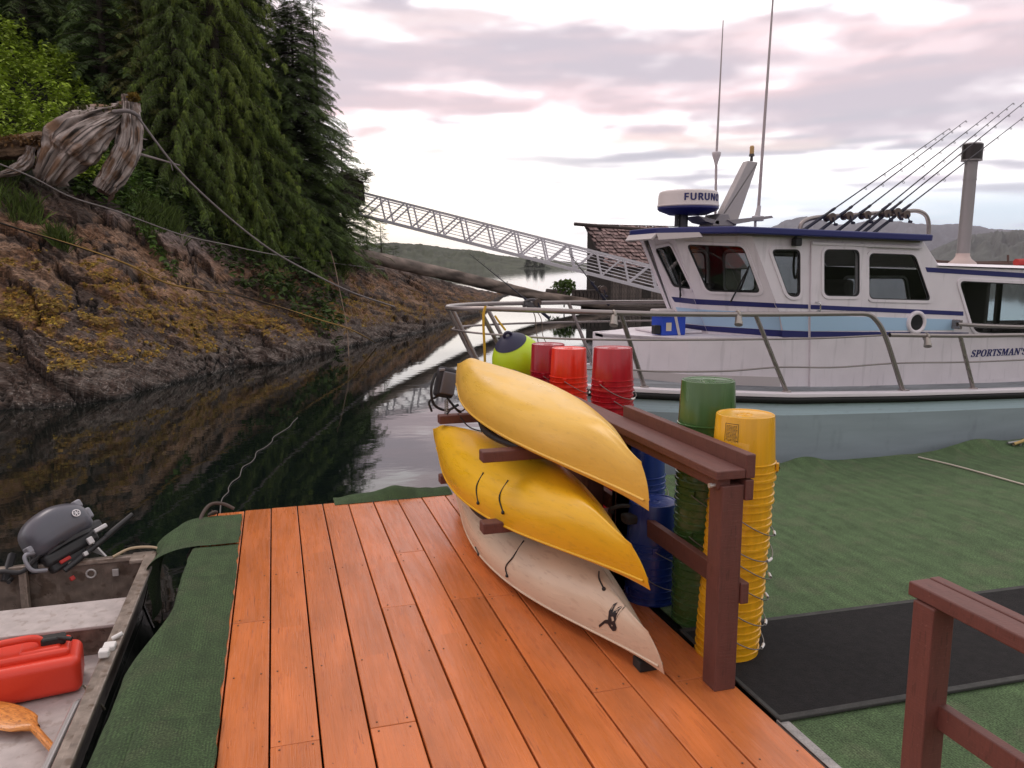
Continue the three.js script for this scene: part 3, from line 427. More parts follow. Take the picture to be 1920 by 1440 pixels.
  const bp = atL(1058, 548, 42.8), bush = thing('bush', 'small bright green bush on the float left of the shed', 'bush', [bp.x, bp.y, bp.z]);
  const im = new THREE.InstancedMesh(LEAF, leafMat, 700), m4 = new THREE.Matrix4(), c4 = new THREE.Color(); im.name = 'foliage'; im.userData.kind = 'stuff';
  for (let i = 0; i < 700; i++) { const u = R9() * 6.28, f = R9(), rr = 0.75 * Math.sqrt(R9()) * (1 - 0.5 * f); m4.makeRotationFromEuler(new THREE.Euler(R9() * 2 - 1, R9() * 6, R9() * 2 - 1)).scale(V(0.2, 0.2, 0.2)).setPosition(Math.cos(u) * rr * 1.3, -0.4 + f * 1.0, Math.sin(u) * rr); im.setMatrixAt(i, m4); const b = 0.6 + 0.7 * R9(); im.setColorAt(i, c4.setRGB(0.1 * b, 0.17 * b, 0.03 * b)); }
  bush.add(im); put('stem', rod(V(0, -0.8, 0), V(0, 0.3, 0), 0.04, 0.02, 6), barkMat, bush);
}
// ---------------------------------------------------------------- big drift log from the rock to the float
{
  const pts = [atL(655, 474, 27.5), atL(760, 497, 31), atL(880, 524, 35.5), atL(1000, 553, 39.5), atL(1062, 562, 41), atL(1150, 574, 42.5)], c = new THREE.CatmullRomCurve3(pts);
  const r = table([0, 0.3, 0.6, 1], [0.22, 0.25, 0.28, 0.22]), n = 120, fr = c.computeFrenetFrames(n);
  const g = grid(24, n, (u, v, i, j) => { const p = c.getPointAt(v), a = u * 2 * PI, k = r(v) * (1 + 0.07 * fbm3(Math.cos(a) * 1.5, v * 14, Math.sin(a) * 1.5, 4) + 0.05 * n3(Math.cos(a) * 3, v * 4, Math.sin(a) * 3)); return p.addScaledVector(fr.normals[j], Math.cos(a) * k).addScaledVector(fr.binormals[j], Math.sin(a) * k); });
  const cols = [], p = g.attributes.position; for (let i = 0; i < p.count; i++) { const k = 0.75 + 0.6 * fbm3(p.getX(i) * 0.7, p.getY(i) * 3, p.getZ(i) * 0.7, 4), d = smooth(n3(p.getX(i) * 0.5, p.getY(i) * 2.5, 3), 0.0, 0.5); cols.push(lerp(0.26, 0.09, d) * k, lerp(0.20, 0.065, d) * k, lerp(0.165, 0.05, d) * k); }
  g.setAttribute('color', new THREE.Float32BufferAttribute(cols, 3)); const uv = g.attributes.uv; for (let i = 0; i < uv.count; i++) uv.setXY(i, uv.getX(i) * 2, uv.getY(i) * 14);
  const t = thing('drift_log', 'long bare drift log slanting from the rock down towards the shed', 'log'); put('log_body', g, std({ vertexColors: true, roughness: 0.9, bumpMap: grainBump, bumpScale: 0.03 }), t);
  for (const k of [0, n]) { const q = c.getPointAt(k / n), d = c.getTangentAt(k / n).multiplyScalar(0.04); put('sawn_end', rod(q.clone().sub(d), q.clone().add(d), r(k / n) * 0.96, r(k / n) * 0.96, 20), std({ color: lin(0.3, 0.22, 0.16), roughness: 0.95 }), t); }
}
// ---------------------------------------------------------------- weathered stump and root mass
const stumpWood = std({ vertexColors: true, roughness: 0.92, bumpMap: rep(grainBump, 1, 1), bumpScale: 0.04, side: THREE.DoubleSide });
function gnarl(pts, radii, seed, n = 60, m = 40, flat = 0.7) { // a twisted, fluted limb of bare wood
  const c = new THREE.CatmullRomCurve3(pts), fr = c.computeFrenetFrames(n), rt = table(radii.map((_, i) => i / (radii.length - 1)), radii), cols = [];
  const g = grid(m, n, (u, v, i, j) => {
    const a = u * 2 * PI, p = c.getPointAt(v), ca = Math.cos(a), sa = Math.sin(a);
    const flute = n3(ca * 1.8 + seed, sa * 1.8, v * 1.1) * 0.26 + n3(ca * 4.5 + seed, sa * 4.5, v * 1.9) * 0.17 + n3(ca * 15, sa * 15 + seed, v * 3.4) * 0.055 + n3(ca * 36, sa * 36 + seed, v * 5) * 0.04 + n3(ca * 2, sa * 2, v * 7 + seed) * 0.09 + (v < 0.1 || v > 0.9 ? 0.35 * n3(ca * 7, sa * 7, seed) : 0);
    const k = rt(v) * (1 + flute); const crack = smooth(n3(ca * 14 + seed, sa * 14, v * 2.2), 0.4, 0.62), w = 0.9 + 0.2 * n3(ca * 13, sa * 13 + seed, v * 5), br = smooth(fbm3(ca * 1.5 + seed, sa * 1.5, v * 4, 4), -0.08, 0.35);
    const lt = smooth(0.6 * n3(ca * 40 + seed, sa * 40, v * 3) + 0.6 * n3(ca * 5, sa * 5 + seed, v * 4), -0.1, 0.6), r0 = lerp(0.42 + 0.16 * lt, 0.25, br), g0 = lerp(0.345 + 0.15 * lt, 0.15, br), b0 = lerp(0.31 + 0.145 * lt, 0.095, br), d = 1 - 0.85 * crack; cols.push(r0 * w * d, g0 * w * d, b0 * w * d);
    return p.addScaledVector(fr.normals[j], ca * k).addScaledVector(fr.binormals[j], sa * k * flat);
  });
  g.setAttribute('color', new THREE.Float32BufferAttribute(cols, 3)); const uv = g.attributes.uv; for (let i = 0; i < uv.count; i++) uv.setXY(i, uv.getY(i) * 3, uv.getX(i) * 2); return g;
}
const SL = 19.0;
{
  const t = thing('tree_stump', 'large weathered grey stump leaning out over the rock with roots', 'stump'), A = (x, y, d = 0) => atL(x, y, SL + d);
  put('trunk', gnarl([A(240, 193), A(243, 235), A(240, 275), A(222, 315), A(192, 358)], [0.2, 0.27, 0.29, 0.3, 0.29, 0.2], 3, 90, 110, 0.8), stumpWood, t);
  put('shoulder', gnarl([A(238, 208, 0.1), A(200, 226), A(160, 250), A(124, 286, 0.1), A(100, 318, 0.1), A(88, 338, 0.3)], [0.16, 0.36, 0.52, 0.56, 0.46, 0.22], 8, 90, 120, 0.8), stumpWood, t);
  put('spike', gnarl([A(238, 215), A(236, 196), A(234, 177)], [0.14, 0.12, 0.09], 12, 30, 24), stumpWood, t);
  put('root', gnarl([A(120, 285, 0.3), A(80, 268, 0.3), A(40, 275, 0.3), A(-20, 285, 0.4)], [0.25, 0.3, 0.3, 0.2], 15), std({ color: lin(0.16, 0.1, 0.06), roughness: 1, bumpMap: grainBump, bumpScale: 0.05 }), t);
  put('root', gnarl([A(58, 275), A(52, 300), A(30, 318), A(-10, 330)], [0.08, 0.15, 0.12, 0.05], 18), stumpWood, t);
  put('root', gnarl([A(95, 300), A(92, 325), A(100, 342)], [0.22, 0.14, 0.05], 21), stumpWood, t);
  put('root', gnarl([A(190, 350), A(208, 366), A(203, 378)], [0.16, 0.1, 0.03], 25), std({ color: lin(0.1, 0.06, 0.045), roughness: 1 }), t);
  put('branch_snag', [rod(A(252, 286), A(338, 310), 0.035, 0.012, 7), rod(A(253, 245), A(270, 249), 0.03, 0.008, 6), rod(A(255, 258), A(276, 262), 0.03, 0.008, 6), rod(A(255, 275), A(272, 281), 0.03, 0.006, 6), rod(A(320, 305), A(324, 320), 0.012, 0.006, 5)], std({ color: lin(0.3, 0.26, 0.25), roughness: 0.9 }), t);
  const R = rng(61), moss = new THREE.InstancedMesh(LEAF, leafMat, 900), m4 = new THREE.Matrix4(), c4 = new THREE.Color(); moss.name = 'moss'; moss.userData.kind = 'stuff';
  for (let i = 0; i < 900; i++) { const k = i % 3, p = k === 0 ? A(250 + 14 * (R() - 0.5), 184 + 8 * (R() - 0.5), 0.3 * (R() - 0.5)) : k === 1 ? A(lerp(130, 232, R()), 205 + 10 * (R() - 0.5) + 8 * (R() > 0.5), -0.1 + 0.4 * (R() - 0.5)) : A(lerp(-20, 90, R()), 258 + 12 * R(), 0.1 + 0.4 * (R() - 0.5)); m4.makeRotationFromEuler(new THREE.Euler(R() * 3, R() * 6, R() * 3)).scale(V(0.1, 0.1, 0.1)).setPosition(p); moss.setMatrixAt(i, m4); const b = 0.5 + 0.8 * R(); moss.setColorAt(i, k === 0 ? c4.setRGB(0.2 * b, 0.13 * b, 0.02 * b) : k === 1 ? c4.setRGB(0.07 * b, 0.075 * b, 0.02 * b) : c4.setRGB(0.18 * b, 0.1 * b, 0.04 * b)); }
  t.add(moss);
  const d = thing('root_mass', 'torn dark root mass hanging at the upper end of the gangway', 'roots'), Q = rng(63), roots = [];
  for (let i = 0; i < 46; i++) { const x = 655 + 26 * Q(), y = 338 + 14 * Q(), a = atL(x, y, 42.2), b = atL(x + 14 * (Q() - 0.35), y + 22 + 34 * Q() * Q(), 42.2 + 0.8 * Q()); roots.push(tube([a, a.clone().lerp(b, 0.5).add(V(0.15 * (Q() - 0.5), 0, 0)), b], 0.03 + 0.05 * Q(), 6, 5)); }
  put('hanging_root', roots, std({ color: lin(0.05, 0.035, 0.028), roughness: 1 }), d); put('root_ball', gnarl([atL(640, 372, 42.8), atL(658, 352, 42.6), atL(676, 344, 42.5)], [0.9, 0.85, 0.3], 31, 40, 30, 1), std({ color: lin(0.045, 0.035, 0.028), roughness: 1, bumpMap: speckle, bumpScale: 0.06 }), d);
  const tuftR = new THREE.InstancedMesh(FROND.hemlock, leafMat, 70); tuftR.name = 'needle_sprays'; tuftR.userData.kind = 'stuff'; for (let i = 0; i < 70; i++) { m4.makeRotationFromEuler(new THREE.Euler(Q() - 0.5, Q() * 6, 0.4 * Q())).scale(V(0.6, 0.6, 0.6)).setPosition(atL(648 + 36 * Q(), 322 + 24 * Q(), 42.3)); tuftR.setMatrixAt(i, m4); tuftR.setColorAt(i, c4.setRGB(0.06, 0.075, 0.02)); } d.add(tuftR);
}
// ---------------------------------------------------------------- ropes along the shore
const ropeMat = (r, g, b) => std({ color: lin(r, g, b), roughness: 0.9, bumpMap: rep(grainBump, 40, 4), bumpScale: 0.01 });
const off = (px, L, h) => { const p = onGround(px, L); p.y += h; return p; };
function draped(name, label, pts, r, m) { return tag(put(name, tube(pts, r, 90, 7), m), label, 'rope'); }
{
  const A = (x, y, L) => atL(x, y, L);
  const wr = tube([A(219, 209, 18.5), A(240, 208, 18.4), A(257, 216, 18.6), A(258, 225, 19.2), A(238, 222, 19.5), A(215, 212, 19.3)], 0.042, 40, 7, true);
  tag(put('mooring_rope', [wr, tube([A(256, 216, 18.6), A(330, 313, 18.9), A(420, 400, 19.6), A(510, 470, 20.5), A(600, 520, 21.6), A(660, 548, 23), A(740, 575, 25.8)], 0.023, 90, 7)], ropeMat(0.22, 0.19, 0.185)), 'thick grey mooring rope from the stump top slanting across the trees', 'rope');
  draped('mooring_rope', 'thin pale rope sagging from the left edge under the stump along the rock top', [A(-20, 300, 17), A(60, 332, 17.4), A(130, 368, 17.8), A(210, 393, 18.4), A(270, 415, 19), A(340, 440, 20), A(430, 460, 21.6), A(500, 475, 23), A(600, 490, 25.4), A(720, 505, 28.6)], 0.014, ropeMat(0.24, 0.21, 0.2));
  draped('mooring_rope', 'yellow and black rope lying over the rock down to the water', [A(-20, 412, 16.3), A(60, 437, 16.4), A(150, 464, 16.8), A(240, 496, 17), A(310, 530, 17.3), A(380, 545, 18), A(440, 553, 18.8), A(520, 575, 19.4), A(600, 600, 20.4), A(650, 615, 21.2), A(705, 642, 23.4)], 0.019, std({ color: lin(0.3, 0.22, 0.09), roughness: 0.85, map: tex(64, 64, (x, y) => ((x + y * 0.5) % 32 < 20 ? [240, 215, 160] : [40, 34, 30])) }));
  draped('hanging_line', 'thin tan line hanging straight down over the rock to the water', [A(620, 470, 24.5), A(628, 500, 23.6), A(640, 560, 22.2), A(650, 610, 21.4), A(654, 668, 20.5)], 0.010, ropeMat(0.25, 0.17, 0.12));
}

// air: the far shores fade
scene.fog = new THREE.FogExp2(new THREE.Color().setRGB(0.86, 0.83, 0.92), 0.00011);
// ---------------------------------------------------------------- the float: planked deck, carpet, mat
const X0 = -0.287, PITCHW = 0.193, FAR = -6.13, XR = 1.893;
const bound = [-0.55, -0.48, -0.287, -0.094, 0.099, 0.292, 0.485, 0.678, 0.871, 1.064, 1.257, 1.45, 1.643, XR];
{
  const S = [512, 2048], paint = tex(S[0], S[1], (x, y) => {
    const u = x / S[0] * 0.9, v = y / S[1] * 3.6; // metres
    const fine = n2(u * 260, v * 5), mid = fbm2(u * 40, v * 1.6, 4), big = fbm2(u * 3, v * 1.1, 4), pore = n2(u * 420, v * 14);
    const l = 1 + 0.025 * fine + 0.035 * mid + 0.12 * big; let r = 195 * l, g = 112 * l, b = 62 * l;
    const crack = smooth(fbm2(u * 95 + 1.5 * fbm2(v * 0.8, u * 9, 2), v * 2.6, 3), 0.36, 0.47) * smooth(fbm2(u * 4 + 9, v * 1.3, 3), -0.1, 0.25);
    const wear = smooth(fbm2(u * 12 + 20, v * 3.5, 5), 0.32, 0.5) * smooth(pore, -0.2, 0.5);
    const ck = crack * smooth(big, -0.05, 0.3) * 0.7; r = lerp(r, 120, ck); g = lerp(g, 62, ck); b = lerp(b, 40, ck);
    r = lerp(r, 158, wear * 0.5); g = lerp(g, 84, wear * 0.5); b = lerp(b, 54, wear * 0.5);
    if (n2(u * 55 + 50, v * 34) > 0.925) { r *= 0.6; g *= 0.55; b *= 0.55; }                   // nail heads and chips
    return [r, g, b];
  });
  const pb = tex(512, 1024, (x, y) => { const u = x / 512 * 0.9, v = y / 1024 * 3.6; return grey(150 + 32 * n2(u * 230, v * 4) + 30 * fbm2(u * 50, v * 2, 3) - 60 * smooth(fbm2(u * 95, v * 2.6, 3), 0.3, 0.45)); }, false);
  const pr = tex(512, 512, (x, y) => grey(150 + 90 * tileNoise(x, y, 512, 512, 18, 5, 5, 31)), false);
  const mats = [0.97, 1.04, 0.91, 1.08].map((k) => { const m = std({ color: lin(k, k, k), roughness: 0.48, map: paint, roughnessMap: pr, bumpMap: pb, bumpScale: 0.0013 }); for (const q of ['map', 'bumpMap']) { m[q] = rep(m[q], 1 / 0.9, 1 / 3.6); m[q].offset.set(k * 3.1, k * 7.7); } m.roughnessMap = rep(pr, 1 / 0.7, 1 / 2.8); return m; });
  const deck = new THREE.Group(); deck.name = 'deck'; deck.userData.kind = 'structure'; scene.add(deck);
  const joints = { 2: [atY(475, 1165, 0).z], 3: [atY(575, 1390, 0).z], 5: [atY(740, 1358, 0).z], 6: [atY(750, 1136, 0).z], 8: [atY(878, 1121, 0).z], 9: [atY(990, 1110, 0).z, -1.2], 10: [atY(1062, 1307, 0).z], 12: [-3.9, atY(1255, 1280, 0).z], 11: [-1.3], 4: [-1.9], 7: [-4.9] };
  const R = rng(71);
  for (let i = 0; i < bound.length - 1; i++) {
    const x0 = bound[i], x1 = bound[i + 1], cut = [i < 2 ? -6.115 : FAR + 0.012 * (R() - 0.5), ...(joints[i] ?? []).sort((a, b) => a - b), 1.2];
    for (let k = 0; k < cut.length - 1; k++) {
      const z0 = cut[k] + (k ? 0.0015 : 0), z1 = cut[k + 1] - 0.0015, gap = 0.0085 + 0.004 * (R() - 0.5), w = x1 - x0 - gap, l = z1 - z0;
      const g = new RoundedBoxGeometry(w, 0.038, l, 2, 0.004); g.translate((x0 + x1) / 2 + 0.001 * (R() - 0.5), -0.019 + 0.0016 * (R() - 0.5), (z0 + z1) / 2); metreUV(g);
      const uv = g.attributes.uv, ox = R() * 5, oz = R() * 9; for (let q = 0; q < uv.count; q++) uv.setXY(q, uv.getX(q) + ox, uv.getY(q) + oz);
      put('plank', g, mats[(i * 3 + k * 2 + (R() < 0.3)) % 4], deck);
    }
  }
  const jm = std({ color: lin(0.02, 0.016, 0.013), roughness: 1 }), js = []; for (let z = -6; z < 1; z += 0.6) js.push(bx(2.5, 0.14, 0.05, 0.62, -0.115, z, 0.003)); for (const x of [-0.56, 1.86]) js.push(bx(0.05, 0.15, 7.2, x, -0.118, -2.5, 0.003)); js.push(bx(2.45, 0.15, 0.05, 0.62, -0.12, -6.08, 0.003));
  { const nails = [], nm = std({ color: lin(0.10, 0.05, 0.03), roughness: 0.6 }); for (let i = 2; i < bound.length - 1; i++) { const js = joints[i] ?? []; for (const z of [...js.flatMap((q) => [q - 0.03, q + 0.03]), -5.95, -4.75, -3.55, -2.35]) for (const k of [0.18, 0.82]) if (R() < 0.85) nails.push(new THREE.CylinderGeometry(0.0042, 0.0042, 0.0016, 7).translate(lerp(bound[i], bound[i + 1], k + 0.05 * (R() - 0.5)), 0.0016, z + 0.012 * (R() - 0.5))); } put('nail_heads', nails, nm, deck).userData.kind = 'stuff'; }
  js.forEach((g) => put('joist', g, jm, deck));
  struct('float_base', [bx(2.34, 0.55, 7.1, 0.64, -0.475, -2.48, 0.02), bx(14, 0.6, 9.2, 8.97, -0.36, -1.5, 0.02)], std({ color: lin(0.014, 0.014, 0.013), roughness: 0.9 }));
}
function turf(seed, r, g, b) { // short pile outdoor carpet, with worn and dirty patches of its own
  const t = tex(1024, 1024, (x, y) => {
    const p = 0.76 + 0.16 * n2(x * 0.83, y * 0.83) + 0.15 * n2(x * 0.3 + 9, y * 0.34) + 0.17 * n2(x * 0.1 + 9, y * 0.12) + 0.05 * Math.sin(x * 2 * PI / 8) * (1 + n2(x / 60, y / 90)), c = fbm2(x / 130 + seed, y / 130, 5), st = n2(x / 70 + seed, y / 700), k = p * (1 + 0.12 * c + 0.07 * st), w = smooth(fbm2(x / 240 + 30, y / 240 + seed, 5), 0.05, 0.45);
    let q = [r * k, g * k, b * k]; q = [lerp(q[0], r * 1.25 * p, w * 0.4), lerp(q[1], g * 1.05 * p, w * 0.3), lerp(q[2], b * 1.2 * p, w * 0.4)];
    if (n2(x * 0.15 + 40, y * 0.15) > 0.945) q = [185, 186, 168]; return q;
  });
  const bt = tex(512, 512, (x, y) => grey(128 + 70 * n2(x * 0.6, y * 0.6) + 50 * n2(x * 1.3, y * 1.1)), false);
  const m = std({ color: 0xffffff, roughness: 1, map: rep(t, 0.62, 0.62), bumpMap: rep(bt, 3, 3), bumpScale: 0.006, side: THREE.DoubleSide }); return m;
}
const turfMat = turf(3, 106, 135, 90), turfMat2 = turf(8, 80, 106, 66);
{
  const edge = (x) => FAR - 0.02 + 0.035 * fbm2(x * 1.3, 2, 3) ;
  const hump = (x) => 0.085 * Math.exp(-Math.pow((x - 4.72) / 0.22, 2)) + 0.13 * Math.exp(-Math.pow((x - 6.75) / 0.36, 2)) + 0.1 * Math.exp(-Math.pow((x - 7.6) / 0.5, 2)) + 0.006 * Math.max(0, fbm2(x * 1.1, 8, 3));
  const g = grid(300, 160, (u, v) => { const x = lerp(XR + 0.052, 12, Math.pow(u, 1.5)), zf = edge(x), z = lerp(zf, 2.4, Math.pow(v, 1.6)), d = z - zf; let y = -0.004 + hump(x) * Math.exp(-Math.pow(d / 0.16, 2)) * (1 - 0.3 * Math.exp(-d * 20)) + 0.002 * fbm2(x * 0.8, z * 1.6, 3) * smooth(d, 0, 0.4); const wr = Math.exp(-Math.pow((z + 4.62 - 0.09 * (x - 3) - 0.06 * n2(x, 1)) / 0.035, 2)); y += 0.006 * wr + 0.004 * Math.exp(-Math.pow((z + 5.2 - 0.05 * x) / 0.05, 2)) + 0.002; return V(x, y, z); });
  const p = g.attributes.position, uv = g.attributes.uv; for (let i = 0; i < p.count; i++) uv.setXY(i, p.getX(i), p.getZ(i));
  const m = struct('dock_carpet', g, turfMat); m.userData.label = 'green outdoor carpet covering the dock on the right';
}
{ // edge strip and mat
  const t = put('edge_strip', [bx(0.045, 0.012, 3.7, XR + 0.027, 0.0, -0.7, 0.003), bx(0.006, 0.03, 3.7, XR + 0.0075, -0.009, -0.7, 0.001)], std({ color: lin(0.55, 0.52, 0.5), roughness: 0.5, metalness: 0.25, map: speckle })); tag(t, 'white metal edge strip between the orange planks and the green carpet', 'edge strip');
  const mp = [[XR + 0.01, -2.545], [6.2, -2.42], [6.4, -3.2], [XR + 0.01, -3.36]];
  const mt = thing('door_mat', 'long black rubber backed runner mat on the green carpet', 'mat');
  const mg = grid(160, 30, (u, v) => { const a = lerp(mp[0][0], mp[1][0], u), b = lerp(mp[3][0], mp[2][0], u), za = lerp(mp[0][1], mp[1][1], u), zb = lerp(mp[3][1], mp[2][1], u); const x = lerp(a, b, v), z = lerp(za, zb, v) ; return V(x, 0.0145 + 0.002 * fbm2(x * 1.2, z * 2, 3), z); });
  const p = mg.attributes.position, uv = mg.attributes.uv; for (let i = 0; i < p.count; i++) uv.setXY(i, p.getX(i), p.getZ(i));
  const mat = std({ color: 0xffffff, roughness: 1, side: THREE.DoubleSide, map: rep(tex(512, 512, (x, y) => { const v = 20 + 14 * n2(x * 0.8, y * 0.8) + 9 * fbm2(x / 60, y / 60, 4) + (n2(x * 0.33, y * 0.33 + 60) > 0.93 ? 55 : 0); return [v * 1.12, v * 1.02, v * 1.05]; }), 1.4, 1.4), bumpMap: rep(speckle, 8, 8), bumpScale: 0.004 });
  put('mat_pile', mg, mat, mt);
  const bm = std({ color: lin(0.065, 0.065, 0.06), roughness: 0.8, map: speckle }); for (const k of [[0, 1], [2, 3]]) { const [a, b] = k.map((i) => V(mp[i][0], 0.011, mp[i][1])); put('border', beam(a, b, 0.034, 0.014), bm, mt); } put('border', beam(V(mp[0][0] + 0.008, 0.0105, mp[0][1]), V(mp[3][0] + 0.008, 0.0105, mp[3][1]), 0.02, 0.012), bm, mt);
  const a = atY(1722, 857, 0.01), pts = [a, atY(1790, 873, 0.01), atY(1860, 892, 0.01), atY(1935, 913, 0.01), atY(2100, 960, 0.01)]; tag(put('thin_rope', tube(pts, 0.008, 40, 6), std({ color: lin(0.55, 0.5, 0.42), roughness: 0.9 })), 'thin white rope lying across the far right of the green carpet', 'rope');
  const c0 = atY(1905, 842, 0.0); const cl = thing('dock_cleat', 'metal cleat on the carpet at the far right edge with a tan rope', 'cleat', [c0.x, 0.02, c0.z]);
  put('horn', [rod(V(-0.12, 0.05, 0), V(0.14, 0.06, 0), 0.014, 0.018, 8), rod(V(-0.04, -0.02, 0), V(-0.04, 0.05, 0), 0.014, 0.014, 8), rod(V(0.05, -0.02, 0), V(0.05, 0.05, 0), 0.014, 0.014, 8)], std({ color: lin(0.3, 0.3, 0.3), metalness: 0.7, roughness: 0.4 }), cl);
  tag(put('mooring_line', tube([V(c0.x - 0.06, 0.06, c0.z + 0.02), V(c0.x + 0.05, 0.09, c0.z + 0.03), V(c0.x + 0.25, 0.14, c0.z), V(c0.x + 0.7, 0.22, c0.z - 0.05)], 0.016, 30, 7), std({ color: lin(0.5, 0.36, 0.14), roughness: 0.9 })), 'tan mooring line running right from the dock cleat', 'rope');
}
// carpet on the left edge, folded down over the side of the float
function flap(name, label, z0, z1, over, drop, lift, mat, xIn = -0.296) {
  const g = grid(70, 90, (u, v) => {
    const z = lerp(z0, z1, v), o = over(v), d = drop(v), n = 0.012 * fbm2(z * 3 + lift * 90, u * 4, 3); let x, y;
    if (u < 0.42) { x = lerp(xIn + 0.008 * n2(z * 5, 1), -0.56, u / 0.42); y = 0.0045 + lift + n * 0.25 * u; }
    else { const s = (u - 0.42) / 0.58, a = Math.min(1, s / 0.55) * PI / 2; const q = Math.max(0, (s - 0.55) / 0.45); x = -0.56 - o * Math.sin(a) + 0.05 * o * q + n * s * 1.6; y = 0.0045 + lift - 0.5 * o * (1 - Math.cos(a)) * 0.9 - d * q + n * s; }
    return V(x, y, z + 0.02 * n2(u * 2.5, v * 2 + lift * 60) * u);
  });
  const p = g.attributes.position, uv = g.attributes.uv; for (let i = 0; i < p.count; i++) uv.setXY(i, p.getX(i) - p.getY(i), p.getZ(i));
  return tag(put(name, g, mat), label, 'carpet');
}
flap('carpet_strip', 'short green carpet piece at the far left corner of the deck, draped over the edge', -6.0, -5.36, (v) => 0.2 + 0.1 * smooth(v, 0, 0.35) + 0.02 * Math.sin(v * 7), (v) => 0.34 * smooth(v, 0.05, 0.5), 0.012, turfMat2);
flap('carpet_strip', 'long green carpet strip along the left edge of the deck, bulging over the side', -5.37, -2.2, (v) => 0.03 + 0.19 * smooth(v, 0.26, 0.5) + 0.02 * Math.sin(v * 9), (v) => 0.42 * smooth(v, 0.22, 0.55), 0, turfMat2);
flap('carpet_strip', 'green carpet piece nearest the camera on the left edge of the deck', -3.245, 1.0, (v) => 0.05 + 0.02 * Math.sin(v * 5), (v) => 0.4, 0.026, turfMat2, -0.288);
{ // a green flap curling up at the far edge
  const g = grid(60, 14, (u, v) => { const x = lerp(0.38, 1.32, u), h = 0.05 * Math.exp(-Math.pow((u - 0.52) / 0.16, 2)) + 0.02 * smooth(u, 0, 0.2), z = FAR + 0.06 - 0.2 * v; return V(x, 0.004 + h * Math.sin(v * 2.2) + 0.006 * n2(u * 6, v * 2) * v, z - 0.02 * (u - 0.5)); });
  const p = g.attributes.position, uv = g.attributes.uv; for (let i = 0; i < p.count; i++) uv.setXY(i, p.getX(i), p.getZ(i)); tag(put('carpet_scrap', g, turfMat2), 'rumpled green carpet scrap on the far edge of the deck left of the kayaks', 'carpet');
  const c = V(-0.5, 0.02, -6.05), loop = [V(-0.36, 0.03, -6.1), V(-0.44, 0.07, -6.12), V(-0.52, 0.08, -6.1), V(-0.58, 0.03, -6.0), V(-0.6, -0.05, -5.9), V(-0.66, -0.2, -5.84)];
  tag(put('rope_loop', [tube(loop, 0.013, 40, 8), tube([V(-0.5, 0.02, -6.05), V(-0.48, 0.04, -6.02), V(-0.5, 0.05, -5.99), V(-0.53, 0.03, -6.0), V(-0.52, 0.02, -6.04)], 0.011, 30, 8, true)], std({ color: lin(0.09, 0.07, 0.06), roughness: 0.95 })), 'dark rope knotted round the far left corner of the deck', 'rope');
  const w = WATER + 0.012, pts = [V(-0.52, 0.03, -6.12), V(-0.5, -0.2, -6.3)]; for (let i = 0; i <= 16; i++) { const s = i / 16, p = atY(lerp(418, 562, s) + 4 * Math.sin(i * 1.9) - 14 * Math.sin(s * 3.1), lerp(932, 782, s), w); pts.push(V(p.x, w - 0.004 + 0.006 * Math.sin(i * 2.3), p.z)); }
  tag(put('floating_line', tube(pts, 0.0055, 120, 6), std({ color: lin(0.12, 0.11, 0.10), roughness: 0.9 })), 'thin pale line trailing on the dark water from the deck corner', 'rope');
}
// ---------------------------------------------------------------- brown rack along the deck edge
const timber = phy({ color: 0xffffff, roughness: 0.6, map: rep(tex(256, 1024, (x, y) => { const a = n2(x * 0.35, y * 0.014), b = fbm2(x / 40, y / 200, 4), c = smooth(fbm2(x / 14 + 5, y / 120, 4), 0.36, 0.5), s = smooth(n2(x * 0.11, y * 0.09 + 30), 0.8, 0.9); const k = 1 + 0.035 * a + 0.09 * b - 0.12 * c; return [lerp(100 * k, 140, s * 0.35), lerp(61 * k, 110, s * 0.35), lerp(54 * k, 100, s * 0.35)]; }), 2, 0.6), bumpMap: rep(grainBump, 0.6, 4), bumpScale: 0.002 });
{
  const t = thing('kayak_rack', 'dark brown painted timber rack along the deck edge holding the kayaks', 'rack'), B = (n, g) => put(n, g, timber, t);
  const zs = [-2.87, -4.35, -5.9];
  zs.forEach((z, i) => B('post', bx(0.105, 0.93, 0.105, 1.823, 0.464, z, 0.006, 2)));
  B('cap_board', bx(0.14, 0.04, 3.36, 1.805, 0.978, -4.49, 0.006, 2)); B('cap_board', bx(0.062, 0.045, 3.32, 1.79, 0.932, -4.5, 0.005, 2));
  B('top_board', bx(0.045, 0.105, 1.24, 1.899, 1.008, -3.43, 0.006, 2)); B('rail', bx(0.04, 0.09, 3.3, 1.897, 0.905, -4.46, 0.005, 2)); B('rail', bx(0.04, 0.095, 3.3, 1.897, 0.442, -4.46, 0.005, 2));
  for (const [z, y, x0] of [[-4.02, 0.83, 1.03], [-5.52, 0.745, 1.1], [-4.02, 0.43, 1.03], [-5.52, 0.3, 1.1]]) { B('arm', bx(1.86 - x0, 0.062, 0.085, (1.86 + x0) / 2, y, z, 0.008, 2)); B('brace', bx(0.09, 0.98, 0.05, 1.823, 0.49, z + 0.085, 0.004)); }
  put('pin', [rod(V(1.74, 0.925, -2.86), V(1.77, 0.925, -2.86), 0.008, 0.008, 8), rod(V(1.73, 0.925, -2.86), V(1.742, 0.925, -2.86), 0.011, 0.011, 8)], std({ color: lin(0.6, 0.58, 0.55), metalness: 0.6, roughness: 0.4 }), t);
  put('lashing', [tube([V(1.8, 0.45, -3.95), V(1.74, 0.5, -3.9), V(1.8, 0.53, -3.86), V(1.92, 0.5, -3.84), V(1.93, 0.42, -3.88), V(1.82, 0.4, -3.94)], 0.012, 30, 7, true), bx(0.11, 0.05, 0.08, 1.83, 0.475, -3.8, 0.015, 2)], std({ color: lin(0.03, 0.028, 0.026), roughness: 0.8 }), t);
}
